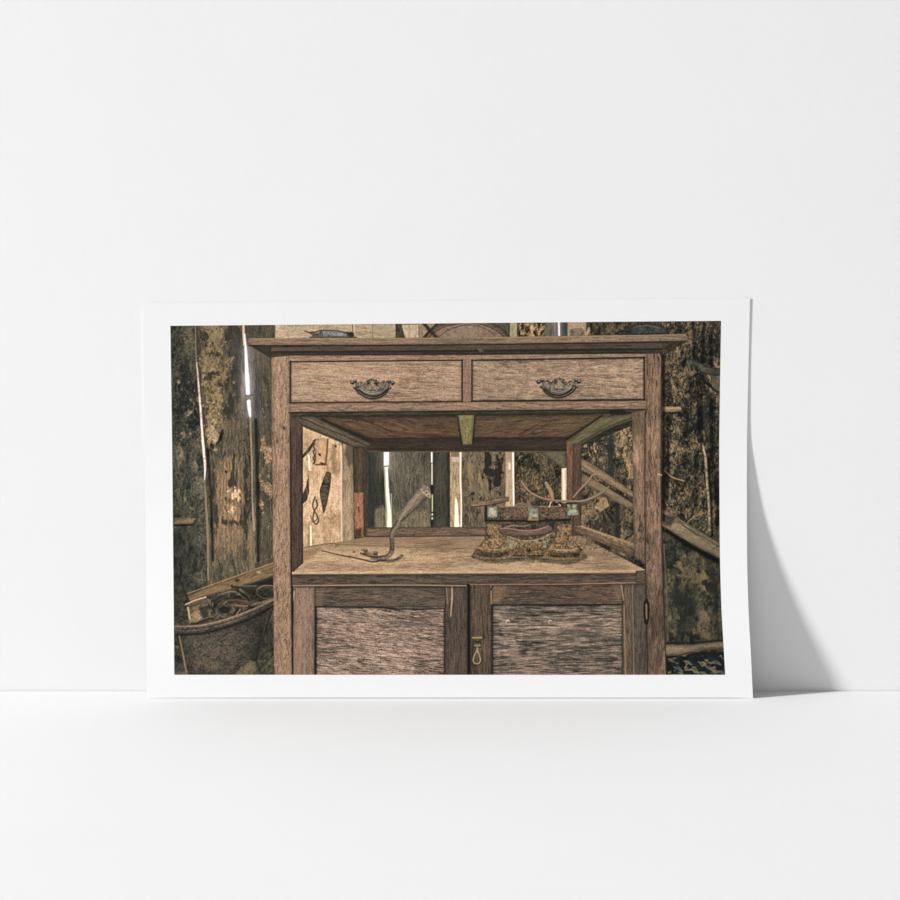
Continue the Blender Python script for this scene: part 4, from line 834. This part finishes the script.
    fill([(166, 674), (188, 671), (188, 678), (166, 678)], st, op=.7)
    # left post drawn over plank ends
    fill([(272.6, 530), (276, 530), (277, 677), (274.4, 677)], lp, CAB)
    # dark items standing on the top
    fill(cr([(617, 334.6), (622, 330), (630, 329.6), (634, 325), (642, 323.6), (655, 324), (664, 327), (664.6, 333.6)], 5, True), rust((56, 56, 53), (32, 33, 33), (86, 85, 79), 1.8, 305, .8), BUNDLE, edge=.4, ew=1.4)
    stroke([(616, 333.6), (622, 331.4), (630, 332)], 1.2, (26, 27, 27), BUNDLE); stroke([(636, 326.6), (648, 325.6), (660, 328)], .8, (104, 106, 100), BUNDLE, op=.7)
    # dodge and burn as in the darkroom picture
    s, X, Y = win(PX0, PY0, PX1, PY1)
    D = blobs(X, Y, [(172, 560, 14, 160, -.28), (172, 330, 30, 40, -.2), (722, 560, 40, 160, -.16), (700, 350, 60, 60, -.1), (225, 500, 22, 70, .16), (320, 490, 30, 60, .1), (281, 420, 12, 90, .10), (281, 640, 12, 50, .04),
                     (370, 560, 60, 14, .06), (620, 560, 30, 16, -.12), (385, 655, 40, 25, .07), (515, 650, 26, 30, .10), (600, 650, 30, 30, -.08), (700, 620, 30, 60, -.06), (462, 640, 18, 60, -.12), (260, 640, 14, 40, -.3),
                     (205, 650, 24, 16, .1), (370, 372, 70, 14, .05), (610, 375, 40, 14, .06), (654, 640, 14, 50, -.14), (654, 460, 12, 60, .08), (640, 470, 6, 30, .12), (296, 500, 6, 80, -.1), (560, 350, 120, 10, -.06)])
    CAN[:] = CAN*(1+D)[..., None]
    # ---------- overall tone: fine grain, slightly crushed local contrast
    s, X, Y = win(PX0, PY0, PX1, PY1)
    def box(a, r):
        k = int(r*SS); c = np.cumsum(np.pad(a, ((k+1, k), (0, 0), (0, 0)), 'edge'), 0); a = (c[2*k+1:]-c[:-2*k-1])/(2*k+1)
        c = np.cumsum(np.pad(a, ((0, 0), (k+1, k), (0, 0)), 'edge'), 1); return (c[:, 2*k+1:]-c[:, :-2*k-1])/(2*k+1)
    b = box(box(CAN, 1.), 1.)
    B = box(box(CAN, 7.), 7.)
    CAN[:] = CAN+(CAN-b)*.2+(CAN-B)*.2
    L = (CAN@np.array((.3, .59, .11), np.float32))[..., None]
    hi = sst(.12, .5, L)
    CAN[:] = L*((1-hi)*np.array((.975, 1.012, .968), np.float32)+hi*np.array((1.05, .989, .953), np.float32))+(.78+.16*hi)*(CAN-L)
    np.clip(CAN, .0, 1, out=CAN)
    CAN[:] = CAN**.93
    CAN[:] = CAN*(1+.035*fbm(X/.9, Y/.9, 2, 310))[..., None]
    np.clip(CAN, .055, 1, out=CAN)

# ---------------------------------------------------------------------------
#  the print: a stiff sheet standing on the floor and leaning on the wall
# ---------------------------------------------------------------------------
_z = np.array([0, .048, .0875, .137, .187, .257, .33, .400])
_d = np.array([.0340, .0285, .0205, .0120, .0056, .0012, .0008, .0009])       # distance from the wall at each height
_xl = np.array([-.30305, -.3036, -.3045, -.3055, -.3062, -.3066, -.30675, -.3068])
_xr = np.array([.30285, .3007, .2989, .2982, .2983, .2980, .29855, .29915])
_pp = np.array([1000.5, 1000.3, 999.1, 997.0, 995.7, 996.6, 999.8, 1003.5])   # print units per metre at each height
_py = np.array([698.34, 650.02, 609.90, 559.57, 509.17, 439.31, 366.58, 296.40])
_zz = np.linspace(0, .4, 161)
def smooth_tab(t):                                     # smooth table (monotone-ish cubic via repeated averaging)
    y = np.interp(_zz, _z, t)
    for _ in range(60):
        y[1:-1] = .25*y[:-2]+.5*y[1:-1]+.25*y[2:]
    return y
D_, XL_, XR_ = smooth_tab(_d), smooth_tab(_xl), smooth_tab(_xr)
SLOPE = np.gradient(D_, _zz)
Z_TL, Z_TR = .3932, .3982                              # the top edge is trimmed a little out of square

def sheet(u, z, off=0.):
    """point of the sheet at width fraction u, height z (arrays), off metres in front of its face"""
    d = np.interp(z, _zz, D_); xl = np.interp(z, _zz, XL_); xr = np.interp(z, _zz, XR_); s = np.interp(z, _zz, SLOPE)
    n = np.sqrt(1+s*s)
    return np.stack([xl+(xr-xl)*u, -d-off/n, z-off*s/n*1.0], -1)

def grid_mesh(name, P, m):
    ny, nx = P.shape[:2]
    idx = np.arange(ny*nx).reshape(ny, nx)
    F = np.stack([idx[:-1, :-1], idx[:-1, 1:], idx[1:, 1:], idx[1:, :-1]], -1).reshape(-1, 4)
    return P.reshape(-1, 3), F

root = bpy.data.objects.new('art_print', None); C.objects.link(root)
root.location = (0, -.034, 0); root.empty_display_size = .1
root['label'] = 'white-bordered photographic print of an old wooden cabinet, leaning against the white wall'
root['category'] = 'print'

def part(name, verts, faces, m, parent, label=None, smooth=True):
    me = bpy.data.meshes.new(name)
    me.vertices.add(len(verts)); me.vertices.foreach_set('co', np.ascontiguousarray(verts-np.array(root.location), np.float32).ravel())
    me.loops.add(faces.size); me.loops.foreach_set('vertex_index', faces.ravel().astype(np.int32))
    me.polygons.add(len(faces)); me.polygons.foreach_set('loop_start', np.arange(0, faces.size, 4, dtype=np.int32))
    me.update(calc_edges=True)
    me.polygons.foreach_set('use_smooth', np.full(len(faces), smooth))
    me.materials.append(m)
    o = bpy.data.objects.new(name, me); C.objects.link(o); o.parent = parent
    if label: o['label'] = label
    return o

# paper: front and back face joined round the rim
TH = .0004
NU, NV = 90, 120
U, V = np.meshgrid(np.linspace(0, 1, NU), np.linspace(0, 1, NV))
Zg = V*(Z_TL+(Z_TR-Z_TL)*U)
Zb = Zg+.0006*(1-V)**8*np.clip(40*U*(1-U), 0, 1)          # the lower edge bows a hair off the floor between the corners
fr, Ff = grid_mesh('f', sheet(U, Zb), None); bk, Fb = grid_mesh('b', sheet(U, Zb, -TH), None)
bk[:, 2] = np.maximum(bk[:, 2], 0); fr[:, 2] = np.maximum(fr[:, 2], 0)
n = len(fr); ring = np.concatenate([np.arange(NU), np.arange(1, NV)*NU+NU-1, (NV-1)*NU+np.arange(NU-2, -1, -1), np.arange(NV-2, 0, -1)*NU])
r2 = np.roll(ring, -1)
k = len(ring); a = 2*n+np.arange(k); b = np.roll(a, -1)                     # the rim keeps its own points, so it stays crisp
rim = np.stack([a, a+k, b+k, b], -1)
part('paper_sheet', np.vstack([fr, bk, fr[ring], bk[ring]]), np.vstack([Ff, Fb[:, ::-1]+n, rim]), M_PAPER, root, 'white paper sheet with an even border')

# ink: the picture area as one fine grid, split into the printed motifs
paint()
def soften(a, k):
    c = np.cumsum(np.pad(a, ((k+1, k), (0, 0), (0, 0)), 'edge'), 0); a = (c[2*k+1:]-c[:-2*k-1])/(2*k+1)
    c = np.cumsum(np.pad(a, ((0, 0), (k+1, k), (0, 0)), 'edge'), 1); return (c[:, 2*k+1:]-c[:, :-2*k-1])/(2*k+1)
INK = np.clip(CAN+.25*(CAN-soften(CAN, 2)), 0, 1)
LIN = np.where(INK <= .04045, INK/12.92, ((INK+.055)/1.055)**2.4)*INKK
np.clip(LIN, .004, .9, out=LIN)
GX, GY = 1020, 656
S, T = np.meshgrid(np.linspace(0, 1, GX+1), np.linspace(0, 1, GY+1))          # T: 0 = bottom of the picture
ML, MR, MB, MT = .0277, .0268+.0017*T, .0234, .0225
ztop = (Z_TL-MT)+(Z_TR-Z_TL)*S
Zp = MB+(ztop-MB)*T
xl = np.interp(Zp, _zz, XL_); xr = np.interp(Zp, _zz, XR_)
Up = (ML+(xr-xl-ML-MR)*S)/(xr-xl)
PP = sheet(Up, Zp, .00006)
cxp = 450+np.interp(Zp, _z, _pp)*PP[..., 0]; cyp = np.interp(Zp, _z, _py)
def bilinear(A, x, y):
    x = np.clip((x-PX0)*SS-.5, 0, NW-1.001); y = np.clip((y-PY0)*SS-.5, 0, NH-1.001)
    i = x.astype(int); j = y.astype(int); fx = (x-i)[..., None]; fy = (y-j)[..., None]
    return (A[j, i]*(1-fx)+A[j, i+1]*fx)*(1-fy)+(A[j+1, i]*(1-fx)+A[j+1, i+1]*fx)*fy
COL = bilinear(LIN, cxp, cyp)
fx = .25*(cxp[:-1, :-1]+cxp[1:, :-1]+cxp[:-1, 1:]+cxp[1:, 1:]); fy = .25*(cyp[:-1, :-1]+cyp[1:, :-1]+cyp[:-1, 1:]+cyp[1:, 1:])
FID = RID[np.clip(((fy-PY0)*SS).astype(int), 0, NH-1), np.clip(((fx-PX0)*SS).astype(int), 0, NW-1)]
VERT = PP.reshape(-1, 3); COLF = COL.reshape(-1, 3)
gi = np.arange((GX+1)*(GY+1)).reshape(GY+1, GX+1)
QUAD = np.stack([gi[:-1, :-1], gi[:-1, 1:], gi[1:, 1:], gi[1:, :-1]], -1)

def printed(name, rid, parent, label=None):
    q = QUAD[FID == rid]
    if not len(q): return parent
    used, inv = np.unique(q.ravel(), return_inverse=True)
    o = part(name, VERT[used], inv.reshape(-1, 4), M_INK, parent, label)
    ca = o.data.color_attributes.new('ink', 'FLOAT_COLOR', 'POINT')
    ca.data.foreach_set('color', np.hstack([COLF[used], np.ones((len(used), 1))]).astype(np.float32).ravel())
    return o

printed('printed_barn_wall', BARN, root, 'printed backdrop of weathered dark barn boards')
cab = printed('printed_cabinet', CAB, root, 'printed brown wooden cabinet frame with wide top')
printed('printed_drawer', DRW1, cab, 'printed left drawer front'); printed('printed_drawer', DRW2, cab, 'printed right drawer front')
printed('printed_drawer_pull', PULL1, cab, 'printed dark metal pull of the left drawer'); printed('printed_drawer_pull', PULL2, cab, 'printed dark metal pull of the right drawer')
printed('printed_worktop', TOP, cab, 'printed pale worn wooden shelf board')
printed('printed_door', DOOR1, cab, 'printed left door with pinkish panel'); printed('printed_door', DOOR2, cab, 'printed right door with greyer panel and two screws')
printed('printed_latch', LATCH, cab, 'printed small brass drop latch')
printed('printed_hand_crank', CRANK, root, 'printed iron crank with wooden handle')
printed('printed_weighing_scale', SCALE, root, 'printed rusty scale base with green paint patches')
buk = printed('printed_bucket', BUCK, root, 'printed rusty metal bucket')
printed('printed_scrap', SCRAP, buk, 'printed scrap iron and wood block in the bucket')
printed('printed_plank', PLANKL, root, 'printed tan plank behind the bucket'); printed('printed_plank', PLANKR, root, 'printed grey planks slanting behind the right post')
printed('printed_blade', BLADE, root, 'printed dark blade hanging on pale board')
printed('printed_strap', CLOTH, root, 'printed dark strap hanging at the right'); printed('printed_pole', POLE, root, 'printed grey pole near the lower right corner')
printed('printed_fabric', FABRIC, root, 'printed dark leaf-patterned fabric in the lower right corner')
printed('printed_headboard', ARCH, root, 'printed arched brown headboard above the cabinet'); printed('printed_metal_grip', TOOL, root, 'printed blue-grey metal grip on the cabinet top')
printed('printed_bundle', BUNDLE, root, 'printed dark bundle on the cabinet top')
